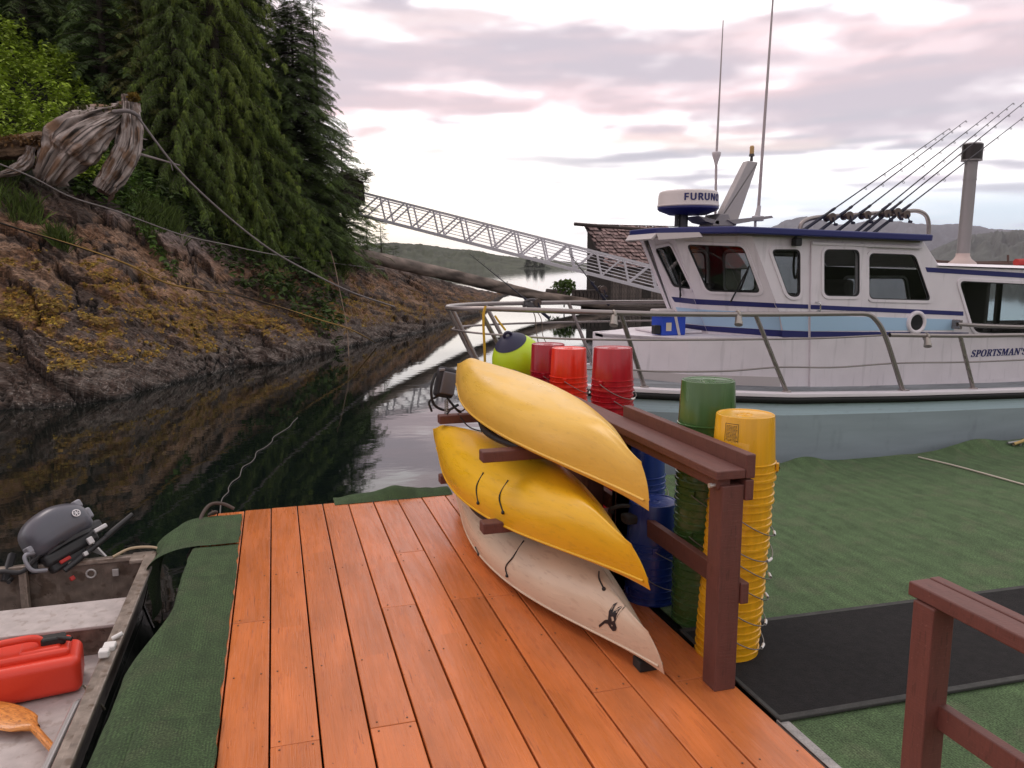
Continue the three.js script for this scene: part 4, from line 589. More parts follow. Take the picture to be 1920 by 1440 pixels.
{
  const t = thing('handrail', 'reddish brown painted handrail at the lower right corner beside the mat', 'handrail');
  const x = 2.045, z = -1.96, h = 0.745; const B = (n, g) => put(n, g, timber, t);
  B('post', bx(0.088, h, 0.088, x, h / 2, z, 0.005, 2)); B('cap_board', bx(0.085, 0.05, 2.6, x + 0.008, h + 0.026, z + 1.22, 0.007, 2)); B('cap_board', bx(0.042, 0.052, 2.6, x + 0.074, h + 0.027, z + 1.22, 0.006, 2));
  B('rail', bx(0.04, 0.085, 2.5, x + 0.03, 0.36, z + 1.29, 0.005, 2)); B('post', bx(0.088, h, 0.088, x, h / 2, z + 2.2, 0.005, 2));
}
// ---------------------------------------------------------------- kayaks on the rack
function hullPoint(t, f, o = 0) { // t -1..1 along, f 0..1 over the hull from seam to seam; y is towards the keel
  const a = Math.abs(t), B = 0.268, b = B * (0.93 * Math.pow(1 - Math.pow(a, 2.1), 1.55) + 0.085 * Math.sqrt(Math.max(0, 1 - Math.pow(a, 10)))) + o;
  const ys = -0.015 - 0.055 * a * a, yk = 0.192 - 0.012 * a * a - 0.1 * smooth(a, 0.66, 1.02), an = f * PI, c = Math.cos(an), s = Math.sin(an), boxy = lerp(0.72, 1.0, smooth(a, 0.3, 0.95));
  const keel = 0.012 * Math.exp(-Math.pow((f - 0.5) / 0.05, 2)) * smooth(a, 0.35, 0.9), yy = Math.pow(Math.abs(s), lerp(0.78, 0.9, a));
  return V(Math.sign(c) * Math.pow(Math.abs(c), boxy) * b, lerp(ys, yk, yy) + keel + o * yy, 1.5 * t - Math.sign(t) * 0.06 * Math.pow(a, 7) * yy * yy);
}
function deckPoint(t, f) { const a = Math.abs(t), p = hullPoint(t, 1 - f); p.y = -0.015 - 0.055 * a * a - (0.075 - 0.03 * a) * Math.pow(Math.sin(f * PI), 0.9); p.z = 1.5 * t; const c = Math.cos((1 - f) * PI); p.x = hullPoint(t, 0).x * c; return p; }
function kayak(label, near, far, roll, base, dirt, seed, extra) {
  const z = near.clone().sub(far), L = z.length(), mid = near.clone().add(far).multiplyScalar(0.5); z.normalize();
  const t = thing('kayak', label, 'kayak', mid.toArray(), 0, 'kayaks stacked on the brown rack');
  const x = V(0, 1, 0).cross(z).normalize(), y = z.clone().cross(x); const q = new THREE.Quaternion().setFromRotationMatrix(new THREE.Matrix4().makeBasis(x, y, z)); q.multiply(new THREE.Quaternion().setFromAxisAngle(V(0, 0, 1), roll)); t.quaternion.copy(q); const k = L / 2.96;
  const map = tex(1024, 512, (px, py) => { const u = px / 1024, v = py / 512, n = fbm2(u * 9 + seed, v * 9, 5), w = fbm2(u * 3 + seed, v * 4 + 7, 4), sc = smooth(n2(u * 60 + seed + 9 * v, v * 260), 0.86, 0.97) + smooth(n2(u * 300 + seed, v * 36 - u * 40), 0.88, 0.97), sm = smooth(fbm2(u * 14 + seed + 20, v * 24, 5), 0.25, 0.55), sp = n2(u * 210 + seed, v * 110) > 0.975 ? 1 : 0; const m = clamp(sc * 0.3 * smooth(w, 0.0, 0.35) + sm * 0.22 + sp * 0.4, 0, 0.9), l = 1 + 0.025 * n + 0.03 * w; return base.map((c, i) => lerp(c * l, dirt[i], m)); });
  const m = phy({ color: 0xffffff, map, roughness: 0.52, roughnessMap: roughVar, clearcoat: 0.05, clearcoatRoughness: 0.4, bumpMap: speckle, bumpScale: 0.0012 });
  const S = (g) => g.scale(k, k, k);
  put('hull', S(grid(40, 120, (u, v) => hullPoint(Math.sin((v - 0.5) * PI), u))), m, t);
  const n = 110, cols = 24, dk = grid(cols, n, (u, v) => deckPoint(lerp(-1, 1, v), u)), idx = dk.index.array, keep = [], P = dk.attributes.position;
  for (let i = 0; i < idx.length; i += 3) { let cx = 0, cz = 0; for (let j = 0; j < 3; j++) { cx += P.getX(idx[i + j]) / 3; cz += P.getZ(idx[i + j]) / 3; } if ((cx / 0.215) ** 2 + ((cz + 0.02) / 0.43) ** 2 > 1) keep.push(idx[i], idx[i + 1], idx[i + 2]); }
  dk.setIndex(keep); put('deck', S(dk), m, t);
  const black = std({ color: lin(0.012, 0.012, 0.013), roughness: 0.55 });
  const ring = []; for (let i = 0; i < 28; i++) { const a = i / 28 * 2 * PI; ring.push(V(Math.cos(a) * 0.222, -0.108 + 0.006 * Math.cos(2 * a), -0.02 + Math.sin(a) * 0.44)); }
  put('coaming', S(tube(ring, 0.022, 80, 8, true)), black, t);
  put('seat', S(merge([bx(0.36, 0.05, 0.36, 0, 0.12, 0.02, 0.02, 3), bx(0.34, 0.2, 0.05, 0, -0.04, -0.18, 0.02, 3)])), black, t);
  put('seam_strip', S(merge([0, 1].map((s) => { const pts = []; for (let i = 0; i <= 40; i++) { const p = hullPoint(lerp(-0.985, 0.985, i / 40), s); p.y -= 0.004; pts.push(p); } return tube(pts, 0.007, 120, 6); }))), m, t);
  const cord = (pts, r = 0.0042) => { const c = pts.map(([tt, f]) => hullPoint(tt, f, 0.004)); put('bungee_cord', S(merge([tube(c, r, 30, 5), new THREE.SphereGeometry(0.011, 8, 6).translate(c[c.length - 1].x, c[c.length - 1].y, c[c.length - 1].z)])), black, t); };
  extra?.({ t, cord, S, black, put, m });
  return t;
}
const K1 = [V(1.50, 0.915, -2.985), V(1.33, 1.01, -5.93)], K2 = [V(1.485, 0.552, -2.98), V(1.16, 0.50, -5.98)], K3 = [V(1.56, 0.15, -2.955), V(1.265, 0.155, -5.75)];
kayak('pale yellow kayak upside down on the topmost arms of the rack', ...K1, 0.06, [230, 184, 76], [190, 148, 66], 3);
kayak('deep yellow kayak upside down in the middle of the rack', ...K2, 0.30, [232, 182, 30], [176, 136, 40], 9, ({ cord }) => { cord([[0.08, 0.66], [0.1, 0.8], [0.13, 0.93]]); cord([[0.27, 0.62], [0.29, 0.78], [0.33, 0.9]]); });
kayak('dirty beige kayak upside down at the bottom of the rack', ...K3, 0.28, [212, 194, 170], [152, 126, 106], 17, ({ cord, t, S, black }) => {
  cord([[0.17, 0.58], [0.2, 0.75], [0.17, 0.88], [0.18, 0.95]]); cord([[0.62, 0.42], [0.68, 0.5], [0.73, 0.55]]); cord([[-0.2, 0.97], [-0.16, 1.0]]);
  const bird = new THREE.Shape(); [[0, 0], [0.34, 0.16], [0.5, 0.2], [0.46, 0.42], [0.5, 0.7], [0.58, 0.86], [0.62, 0.62], [0.66, 0.44], [0.76, 0.72], [0.9, 1.0], [1.0, 0.96], [0.98, 0.7], [0.93, 0.44], [0.88, 0.22], [0.98, 0.1], [0.94, 0.02], [0.78, -0.02], [0.62, 0.04], [0.5, 0.1], [0.34, 0.08], [0.02, -0.05]].forEach(([a, b], i) => i ? bird.lineTo(a, b) : bird.moveTo(a, b));
  const hole = (pts) => { const h = new THREE.Path(); pts.forEach(([a, b], i) => i ? h.lineTo(a, b) : h.moveTo(a, b)); h.closePath(); bird.holes.push(h); };
  hole([[0.53, 0.5], [0.56, 0.66], [0.575, 0.5]]); hole([[0.62, 0.3], [0.74, 0.34], [0.82, 0.25], [0.72, 0.2]]); hole([[0.78, 0.5], [0.84, 0.68], [0.86, 0.5]]); hole([[0.66, 0.12], [0.78, 0.12], [0.74, 0.07]]);
  const g = new THREE.ShapeGeometry(bird), p = g.attributes.position; for (let i = 0; i < p.count; i++) { const q = hullPoint(0.735 + 0.085 * p.getX(i) + 0.03 * p.getY(i), 0.93 - 0.42 * p.getY(i) - 0.03 * p.getX(i), 0.003); p.setXYZ(i, q.x, q.y, q.z); } g.computeVertexNormals();
  put('bird_emblem', S(g), std({ color: lin(0.012, 0.012, 0.016), roughness: 0.5, side: THREE.DoubleSide }), t);
});
tag(put('wooden_block', bx(0.09, 0.05, 0.08, 1.575, 0.025, -3.1, 0.006), std({ color: lin(0.015, 0.013, 0.012), roughness: 0.8 })), 'small dark block under the near tip of the beige kayak', 'block');
tag(put('wooden_block', bx(0.34, 0.07, 0.1, 1.42, 0.035, -5.2, 0.006), std({ color: lin(0.03, 0.018, 0.015), roughness: 0.8 })), 'dark timber block under the far half of the beige kayak', 'block');
{ // padded seat hanging from the far end of the rack
  const c = atZ(834, 722, -6.05), t = thing('gear_bag', 'grey padded gear bag hanging by straps at the far end of the top kayak', 'bag', c.toArray(), 0.3), fab = std({ color: lin(0.05, 0.048, 0.055), roughness: 0.8, map: speckle });
  put('pad', merge([bx(0.17, 0.24, 0.07, 0, 0.02, 0, 0.03, 4)]).rotateZ(-0.25), fab, t); put('pad_face', bx(0.13, 0.18, 0.03, 0.01, 0.02, 0.035, 0.014, 3).rotateZ(-0.25), std({ color: lin(0.13, 0.125, 0.135), roughness: 0.8 }), t);
  put('strap', merge([tube([V(-0.08, 0.1, 0), V(-0.13, 0, 0.02), V(-0.11, -0.14, 0.02), V(0, -0.2, 0.02), V(0.12, -0.17, 0)], 0.011, 30, 6), tube([V(-0.06, -0.08, 0), V(-0.14, -0.12, 0), V(-0.12, -0.2, 0)], 0.009, 20, 6), tube([V(0.0, -0.1, 0.04), V(0.08, -0.2, 0.05), V(0.15, -0.25, 0.02)], 0.01, 20, 6)]), std({ color: lin(0.02, 0.02, 0.022), roughness: 0.7 }), t);
  put('buckle', bx(0.05, 0.02, 0.02, -0.04, 0.13, 0.03, 0.005), std({ color: lin(0.2, 0.2, 0.22), roughness: 0.4 }), t);
  const a = c.clone().add(V(0.0, -0.12, 0.05)), b = V(1.16, 0.78, -5.52), links = []; for (let i = 0; i < 12; i++) { const p = a.clone().lerp(b, i / 11); links.push(new THREE.TorusGeometry(0.013, 0.004, 5, 8).rotateY(i % 2 ? PI / 2 : 0).translate(p.x, p.y, p.z)); }
  tag(put('chain', links, std({ color: lin(0.25, 0.24, 0.23), metalness: 0.7, roughness: 0.5 })), 'short chain hanging down to the far upper arm of the rack', 'chain');
  const ties = [tube([V(1.16, 0.785, -5.5), V(1.2, 0.83, -5.48), V(1.27, 0.8, -5.5), V(1.32, 0.85, -5.5)], 0.006, 20, 5), tube([V(1.24, 0.78, -5.5), V(1.3, 0.7, -5.4), V(1.42, 0.69, -5.2), V(1.5, 0.72, -5.0)], 0.005, 20, 5)];
  tag(put('tie_cord', ties, std({ color: lin(0.03, 0.025, 0.025), roughness: 0.9 })), 'dark cord tied round the far upper arm of the rack', 'cord');
}
// ---------------------------------------------------------------- buckets, upside down in nested stacks
const scuff = tex(512, 256, (x, y) => { const a = tileNoise(x, y, 512, 256, 30, 4, 4, 41), v = 246 + 14 * a; return [v, v, v * 0.99]; });
const bucketMat = (r, g, b) => phy({ color: lin(r, g, b), map: scuff, roughness: 0.38, roughnessMap: roughVar, clearcoat: 0.15, clearcoatRoughness: 0.3 });
const bucketProfile = [[0.143, 0.0], [0.1515, 0.0], [0.1525, 0.006], [0.1505, 0.012], [0.1465, 0.014], [0.146, 0.036], [0.1508, 0.038], [0.1508, 0.043], [0.1455, 0.045], [0.145, 0.074], [0.1495, 0.076], [0.1495, 0.081], [0.1443, 0.083], [0.1338, 0.292], [0.132, 0.298], [0.129, 0.3], [0.124, 0.2985], [0.122, 0.295], [0.04, 0.294], [0.038, 0.2965], [0.032, 0.2965], [0.03, 0.2935], [0.012, 0.2935], [0.01, 0.296], [0.0, 0.296]];
const bucketGeo = toCreasedNormals(lathe(bucketProfile, 48), 0.6), earGeo = bx(0.03, 0.038, 0.014, 0, 0.058, 0.1535, 0.004, 2);
const wireMat = std({ color: lin(0.25, 0.23, 0.21), metalness: 0.8, roughness: 0.45 }), gripMat = std({ color: lin(0.75, 0.73, 0.7), roughness: 0.5 });
const wireGeo = (() => { const p = []; for (let i = 0; i <= 24; i++) { const s = i / 24 * PI; p.push(V(Math.sin(s - PI / 2) * -0.0 + Math.sin(s) * 0.166, 0.058 - 0.105 * Math.sin(s), Math.cos(s) * 0.163)); } return tube(p, 0.0028, 60, 5); })();
const gripGeo = (() => { const p = []; for (let i = 0; i <= 6; i++) { const s = PI / 2 + (i / 6 - 0.5) * 0.3; p.push(V(Math.sin(s) * 0.166, 0.058 - 0.105 * Math.sin(s), Math.cos(s) * 0.163)); } return tube(p, 0.007, 12, 8); })();
function makeBucket(mat, label) {
  const t = thing('bucket', label, 'bucket'); put('body', bucketGeo, mat, t);
  for (const s of [0, PI]) { put('ear', earGeo, mat, t).rotation.y = s; }
  const h = put('handle', wireGeo, wireMat, t); put('grip', gripGeo, gripMat, h); return t;
}
const nth = ['topmost', 'second', 'third', 'fourth', 'fifth', 'sixth', 'seventh', 'eighth', 'ninth', 'tenth', 'eleventh', 'twelfth', 'thirteenth'];
function bucketStack(x, z, height, mat, color, where, seed, lean = [0, 0]) {
  const R = rng(seed), n = Math.round((height - 0.3) / 0.113) + 1, p = (height - 0.3) / (n - 1); let first;
  for (let i = 0; i < n; i++) {
    const y = height - 0.3 - i * p, label = i === 0 ? `top ${color} bucket upside down on the stack ${where}` : i === n - 1 ? `bottom ${color} bucket, nested stack ${where}` : `${nth[i]} ${color} bucket from the top, stack ${where}`;
    const b = first ? first.clone() : (first = makeBucket(mat, label)); if (i) { b.name = numbered('bucket'); b.userData = { ...first.userData, label }; scene.add(b); }
    b.userData.group = `${color} buckets nested upside down ${where}`;
    b.position.set(x + lean[0] * y + 0.0025 * (R() - 0.5), y, z + lean[1] * y + 0.0025 * (R() - 0.5)); b.rotation.set(0.012 * (R() - 0.5), -0.8 + (R() < 0.75 ? 0.2 + 0.9 * (R() - 0.5) : 1.4 + 3 * R()), 0.012 * (R() - 0.5));
  }
  return first;
}
const yel = bucketMat(0.80, 0.41, 0.012), redM = bucketMat(0.45, 0.008, 0.018), orM = bucketMat(0.82, 0.035, 0.012), grM = bucketMat(0.055, 0.13, 0.035), blM = bucketMat(0.012, 0.035, 0.21), dkRed = bucketMat(0.36, 0.006, 0.02);
const topYellow = bucketStack(2.03, -3.14, 1.165, yel, 'yellow', 'behind the near rack post', 1, [0.062, -0.01]);
topYellow.rotation.y = 0.9;
{ // printed warning on the yellow bucket: a column of small text and a struck out circle
  const W = 128, H = 320, cv = document.createElement('canvas'); cv.width = W; cv.height = H; const c = cv.getContext('2d');
  c.clearRect(0, 0, W, H); c.strokeStyle = c.fillStyle = 'rgb(70,45,10)'; c.lineWidth = 4; c.strokeRect(4, 4, W - 8, H - 8); const R = rng(91);
  for (let y = 18; y < 190; y += 11) { if (y % 55 < 11) { c.fillRect(14, y, W - 28, 3); continue; } for (let x = 14; x < W - 22;) { const w = 4 + 12 * R(); c.fillRect(x, y, w, 5); x += w + 4; } }
  c.lineWidth = 9; c.beginPath(); c.arc(64, 250, 46, 0, 7); c.stroke(); c.beginPath(); c.moveTo(32, 218); c.lineTo(96, 282); c.stroke(); c.beginPath(); c.ellipse(66, 262, 18, 24, 0, 0, 7); c.fill(); c.beginPath(); c.arc(72, 226, 10, 0, 7); c.fill();
  const t = new THREE.CanvasTexture(cv); t.colorSpace = THREE.SRGBColorSpace;
  const g = grid(14, 6, (u, v) => { const a = 0.5 * (u - 0.5), y = 0.092 + 0.18 * v, r = lerp(0.1443, 0.1338, (y - 0.083) / 0.209) + 0.0012; return V(Math.sin(a) * r, y, Math.cos(a) * r); });
  const p = put('printed_warning', g, std({ map: t, transparent: true, alphaTest: 0.4, roughness: 0.5, side: THREE.DoubleSide }), topYellow); p.rotation.y = -0.9 - 1.02;
}
bucketStack(2.09, -3.5, 1.275, grM, 'green', 'between the yellow and blue stacks', 2).rotation.y = 1.6;
bucketStack(1.965, -3.82, 0.56, blM, 'blue', 'of the low pile under the rail', 3);
bucketStack(2.05, -4.16, 0.84, blM, 'blue', 'of the taller pile under the rail', 4);
bucketStack(2.24, -5.02, 1.285, redM, 'dark red', 'nearest behind the rack cap', 5);
bucketStack(2.175, -5.71, 1.215, orM, 'orange red', 'next to the bow fender', 6);
bucketStack(2.11, -6.01, 1.22, dkRed, 'crimson', 'half hidden behind the orange red stack', 7);

// ---------------------------------------------------------------- aluminium skiff on the left
const skiffX = -0.87, SK = 1.62, gun = -0.135, flo = -0.43;
const rawAlu = std({ color: lin(0.5, 0.43, 0.38), roughness: 0.55, metalness: 0.25, roughnessMap: roughVar, bumpMap: speckle, bumpScale: 0.001, map: tex(512, 512, (x, y) => { const n = fbm2(x / 60, y / 60, 5), s = smooth(n2(x / 4, y / 120), 0.8, 0.95) + smooth(n2(x / 160, y / 3 + 30), 0.85, 0.96), st = smooth(fbm2(x / 90 + 40, y / 90, 5), 0.15, 0.5); const v = 195 + 45 * n + 45 * s; return [lerp(v, 120, st * 0.5), lerp(v * 0.98, 104, st * 0.5), lerp(v * 0.96, 90, st * 0.5)]; }) });
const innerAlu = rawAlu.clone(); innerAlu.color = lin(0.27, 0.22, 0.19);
const greyPaint = std({ color: lin(0.55, 0.50, 0.49), roughness: 0.55, map: tex(512, 512, (x, y) => { const n = fbm2(x / 70, y / 70, 5), s = n2(x / 3, y / 3 + 9) > 0.9 ? 14 : 0, d = smooth(fbm2(x / 50 + 20, y / 60, 5), 0.2, 0.5); const v = 232 + 20 * n - s; return [lerp(v, 176, d * 0.35), lerp(v * 0.99, 164, d * 0.35), lerp(v * 0.98, 152, d * 0.35)]; }) });
{
  const t = thing('skiff', 'open aluminium skiff moored along the left side of the deck', 'boat'); const zT = -5.72, zB = -1.7, xr = skiffX, xl = skiffX - SK, ib = 0.11;
  const P = (...c) => c.map(([x, y, z]) => V(x, y, z)), pan = (n, c, m, th = 0.012, o = 0) => put(n, panel(frameOf(c), c, [], th, o), m, t);
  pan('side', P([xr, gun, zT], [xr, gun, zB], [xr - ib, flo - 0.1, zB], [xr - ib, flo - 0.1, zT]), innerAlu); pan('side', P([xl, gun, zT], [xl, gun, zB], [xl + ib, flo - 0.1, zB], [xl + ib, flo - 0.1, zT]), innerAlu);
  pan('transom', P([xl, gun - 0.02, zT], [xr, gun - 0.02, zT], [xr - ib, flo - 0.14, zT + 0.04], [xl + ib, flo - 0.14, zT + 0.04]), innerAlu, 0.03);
  put('transom_cap', [bx(SK - 0.05, 0.035, 0.05, (xl + xr) / 2, gun - 0.006, zT, 0.008, 2), bx(0.14, 0.03, 0.16, xr - 0.075, gun + 0.004, zT + 0.05, 0.01, 2)], rawAlu, t);
  put('gunwale', bx(0.075, 0.03, zB - zT, xr - 0.02, gun + 0.008, (zB + zT) / 2, 0.009, 2), rawAlu, t); put('gunwale', bx(0.075, 0.03, zB - zT, xl + 0.02, gun + 0.008, (zB + zT) / 2, 0.009, 2), rawAlu, t);
  put('floor', bx(SK - 2 * ib + 0.05, 0.02, zB - zT, (xl + xr) / 2, flo - 0.012, (zB + zT) / 2, 0.004), greyPaint, t);
  put('bow_plate', bx(SK, 0.3, 0.03, (xl + xr) / 2, flo + 0.1, zB, 0.01), rawAlu, t);
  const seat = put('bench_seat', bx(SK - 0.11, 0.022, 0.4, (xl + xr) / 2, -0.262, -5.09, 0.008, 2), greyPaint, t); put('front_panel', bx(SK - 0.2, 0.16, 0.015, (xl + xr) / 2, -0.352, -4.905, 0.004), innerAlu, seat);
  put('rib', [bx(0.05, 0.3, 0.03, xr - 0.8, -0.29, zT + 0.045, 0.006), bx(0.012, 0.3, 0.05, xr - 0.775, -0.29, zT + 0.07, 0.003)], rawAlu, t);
  put('drain_fitting', [new THREE.TorusGeometry(0.028, 0.007, 6, 20).translate(xr - 0.4, -0.215, zT + 0.038), bx(0.04, 0.05, 0.012, xr - 0.25, -0.225, zT + 0.036, 0.004)], std({ color: lin(0.45, 0.43, 0.42), roughness: 0.5, metalness: 0.5 }), t);
  put('oarlock_block', [bx(0.06, 0.03, 0.07, xr - 0.025, gun + 0.035, -4.26, 0.01, 2), bx(0.05, 0.04, 0.05, xr - 0.03, gun + 0.05, -4.16, 0.01, 2), rod(V(xr - 0.03, gun + 0.03, -4.36), V(xr + 0.02, gun + 0.05, -4.37), 0.012, 0.012, 8)], std({ color: lin(0.7, 0.68, 0.66), roughness: 0.5 }), t);
  put('grab_tube', polyTube([V(xr - 0.085, gun - 0.08, -3.92), V(xr - 0.1, gun - 0.05, -3.88), V(xr - 0.12, gun - 0.05, -2.4)], 0.02, 10, 0.03), std({ color: lin(0.5, 0.48, 0.47), metalness: 0.7, roughness: 0.35 }), t);
  const c = V(xr - 0.4, flo, -4.35); tag(put('thin_line', tube([atY(160, 1285, flo + 0.06), atY(172, 1312, flo + 0.01), atY(196, 1330, flo + 0.02), V(xr - 0.1, gun - 0.03, -4.0)], 0.006, 30, 6), std({ color: lin(0.4, 0.34, 0.28), roughness: 0.9 })), 'thin tan cord on the skiff floor beside the red fuel tank', 'cord');
  tag(put('tan_rope', tube([V(xr - 0.26, gun + 0.02, zT + 0.03), V(xr - 0.16, gun + 0.05, zT - 0.02), V(xr - 0.02, gun + 0.05, zT - 0.01), V(xr + 0.04, gun + 0.04, zT + 0.02)], 0.01, 30, 6), std({ color: lin(0.42, 0.33, 0.22), roughness: 0.9 })), 'frayed tan cord tied to the transom corner of the skiff', 'cord');
}
{ // outboard, tilted up on the transom
  const A = atZ(40, 1030, -5.72), B = atZ(166, 962, -5.98), c = A.clone().add(B).multiplyScalar(0.5), t = thing('outboard_motor', 'dark grey outboard motor tilted up on the transom of the skiff', 'outboard motor', c.toArray());
  const x = B.clone().sub(A), L = x.length(); x.normalize(); const zc = camera.position.clone().sub(c).normalize(), y = zc.clone().cross(x).normalize(), z = x.clone().cross(y); t.quaternion.setFromRotationMatrix(new THREE.Matrix4().makeBasis(x, y, z));
  const cowl = grid(48, 40, (u, v) => { const a = u * 2 * PI, b = v * PI, s = (q, e) => Math.sign(q) * Math.pow(Math.abs(q), e); const xx = -Math.cos(b), r = Math.pow(Math.sin(b), 0.42); const h = (xx < 0 ? 1 : 1 - 0.1 * xx) * 0.155, top = s(Math.sin(a), 0.62) * h * r, wid = s(Math.cos(a), 0.62) * 0.17 * r * (1 - 0.12 * xx); return V(xx * L * 0.46, top * (top > 0 ? 1.0 : 0.82) + 0.01 - 0.03 * xx * xx, wid); });
  put('cowl', cowl, phy({ color: lin(0.085, 0.085, 0.105), roughness: 0.38, metalness: 0.3, clearcoat: 0.4, clearcoatRoughness: 0.25 }), t);
  const dk = std({ color: lin(0.02, 0.02, 0.022), roughness: 0.5 }), gy = std({ color: lin(0.26, 0.26, 0.29), roughness: 0.45, metalness: 0.4 });
  const em = []; em.push(new THREE.TorusGeometry(0.024, 0.0035, 8, 28)); for (let i = 0; i < 3; i++) em.push(bx(0.005, 0.05, 0.004, 0, 0, 0, 0.001).rotateZ(i * PI / 3)); put('round_emblem', merge(em).rotateX(-0.25).rotateY(0.12).translate(L * 0.26, 0.04, 0.157), std({ color: lin(0.75, 0.73, 0.75), roughness: 0.4 }), t);
  put('cowl_seam', grid(60, 1, (u, v) => V((u - 0.5) * L * 0.8, -0.082 - 0.025 * v - 0.06 * (u - 0.5) ** 2, 0.13 * Math.pow(Math.max(0, 1 - (2 * u - 1) ** 4), 0.5) + 0.01)), dk, t);
  put('lower_tray', merge([bx(L * 0.78, 0.09, 0.24, 0, -0.15, 0, 0.03, 3), bx(L * 0.5, 0.07, 0.2, -0.05, -0.21, 0, 0.02, 2)]), dk, t);
  put('end_latch', [bx(0.05, 0.08, 0.1, L * 0.46, 0.0, 0.02, 0.015, 2), bx(0.05, 0.06, 0.16, L * 0.4, 0.09, 0, 0.015, 2), bx(0.06, 0.05, 0.12, -L * 0.44, -0.03, 0.06, 0.012, 2)], gy, t);
  put('carry_handle', tube([V(-L * 0.42, -0.06, 0.1), V(-L * 0.56, -0.05, 0.11), V(-L * 0.58, -0.15, 0.11), V(-L * 0.42, -0.2, 0.1)], 0.014, 30, 8), gy, t);
  put('tiller_handle', merge([rod(V(-0.12, -0.26, 0.14), V(0.22, -0.2, 0.16), 0.02, 0.018, 10), rod(V(0.2, -0.2, 0.16), V(0.42, -0.155, 0.17), 0.021, 0.017, 12)]), dk, t);
  put('lever', [bx(0.04, 0.05, 0.03, 0.1, -0.17, 0.17, 0.008, 2), bx(0.03, 0.03, 0.03, 0.03, -0.23, 0.18, 0.006), bx(0.09, 0.03, 0.03, 0.2, -0.13, 0.15, 0.008)], std({ color: lin(0.55, 0.54, 0.55), roughness: 0.4, metalness: 0.4 }), t);
  put('red_fitting', [bx(0.07, 0.025, 0.03, -0.08, -0.2, 0.13, 0.006), bx(0.03, 0.03, 0.03, -0.1, -0.33, 0.12, 0.006)], std({ color: lin(0.4, 0.02, 0.015), roughness: 0.5 }), t);
  const q = t.quaternion.clone().invert(), loc = (p) => p.clone().sub(c).applyQuaternion(q); const cl = loc(V(-1.67, gun - 0.02, -5.69));
  put('clamp_bracket', merge([beam(loc(V(-1.62, gun + 0.1, -5.76)), cl.clone().add(V(0.04, -0.05, 0)), 0.08, 0.05, 0.01), beam(loc(V(-1.75, gun + 0.08, -5.78)), loc(V(-1.78, gun - 0.07, -5.67)), 0.05, 0.04, 0.008), tube([loc(V(-1.86, gun - 0.02, -5.66)), loc(V(-1.78, gun + 0.01, -5.64)), loc(V(-1.66, gun + 0.0, -5.63)), loc(V(-1.55, gun + 0.1, -5.66)), loc(V(-1.42, gun + 0.17, -5.7))], 0.016, 40, 7), rod(loc(V(-1.74, gun - 0.06, -5.68)), loc(V(-1.74, gun - 0.06, -5.62)), 0.014, 0.014, 8)]), dk, t);
  const leg = [loc(V(-1.56, gun + 0.1, -5.85)), loc(V(-1.36, gun + 0.05, -6.35))]; const lg = put('leg', beam(leg[0], leg[1], 0.12, 0.07, 0.02), dk, t);
  put('skeg', panel(frameOf([loc(V(-1.4, gun + 0.1, -5.95)), loc(V(-1.26, gun + 0.06, -5.9)), loc(V(-1.21, gun - 0.03, -5.9))]), [loc(V(-1.4, gun + 0.1, -5.95)), loc(V(-1.3, gun + 0.09, -5.92)), loc(V(-1.21, gun - 0.04, -5.9)), loc(V(-1.37, gun + 0.02, -5.94))], [], 0.015), std({ color: lin(0.6, 0.58, 0.58), roughness: 0.4 }), lg);
}
{ // red fuel tank on the skiff floor
  const a = atY(116, 1312, flo), t = thing('fuel_tank', 'red plastic fuel tank with black caps on the skiff floor', 'fuel tank', [a.x - 0.235, flo, a.z - 0.13], 0.16), red = phy({ color: lin(0.72, 0.045, 0.018), roughness: 0.42, clearcoat: 0.1, bumpMap: speckle, bumpScale: 0.0015 });
  put('tank_body', merge([bx(0.62, 0.2, 0.29, 0, 0.105, 0, 0.045, 5), bx(0.56, 0.05, 0.2, -0.02, 0.215, -0.02, 0.022, 4), bx(0.2, 0.05, 0.16, 0.12, 0.225, -0.02, 0.02, 3)]), red, t);
  put('handle', tube([V(-0.12, 0.21, 0.0), V(-0.1, 0.285, 0), V(0.0, 0.3, 0), V(0.11, 0.285, -0.01), V(0.14, 0.21, -0.02)], 0.019, 40, 10), red, t);
  const dk = std({ color: lin(0.015, 0.014, 0.014), roughness: 0.5 }); const cap = (x, z, r) => lathe([[0, 0.05], [r * 0.85, 0.05], [r, 0.042], [r, 0.008], [r * 1.08, 0.004], [r * 1.08, 0], [0, 0]], 20).translate(x, 0.235, z);
  put('filler_cap', merge([cap(-0.16, 0.05, 0.045), bx(0.1, 0.02, 0.03, -0.16, 0.285, 0.05, 0.006)]), dk, t); put('fuel_fitting', merge([bx(0.12, 0.05, 0.07, 0.18, 0.262, -0.02, 0.014, 2), rod(V(0.2, 0.28, 0), V(0.27, 0.27, 0.03), 0.012, 0.012, 8)]), dk, t);
}
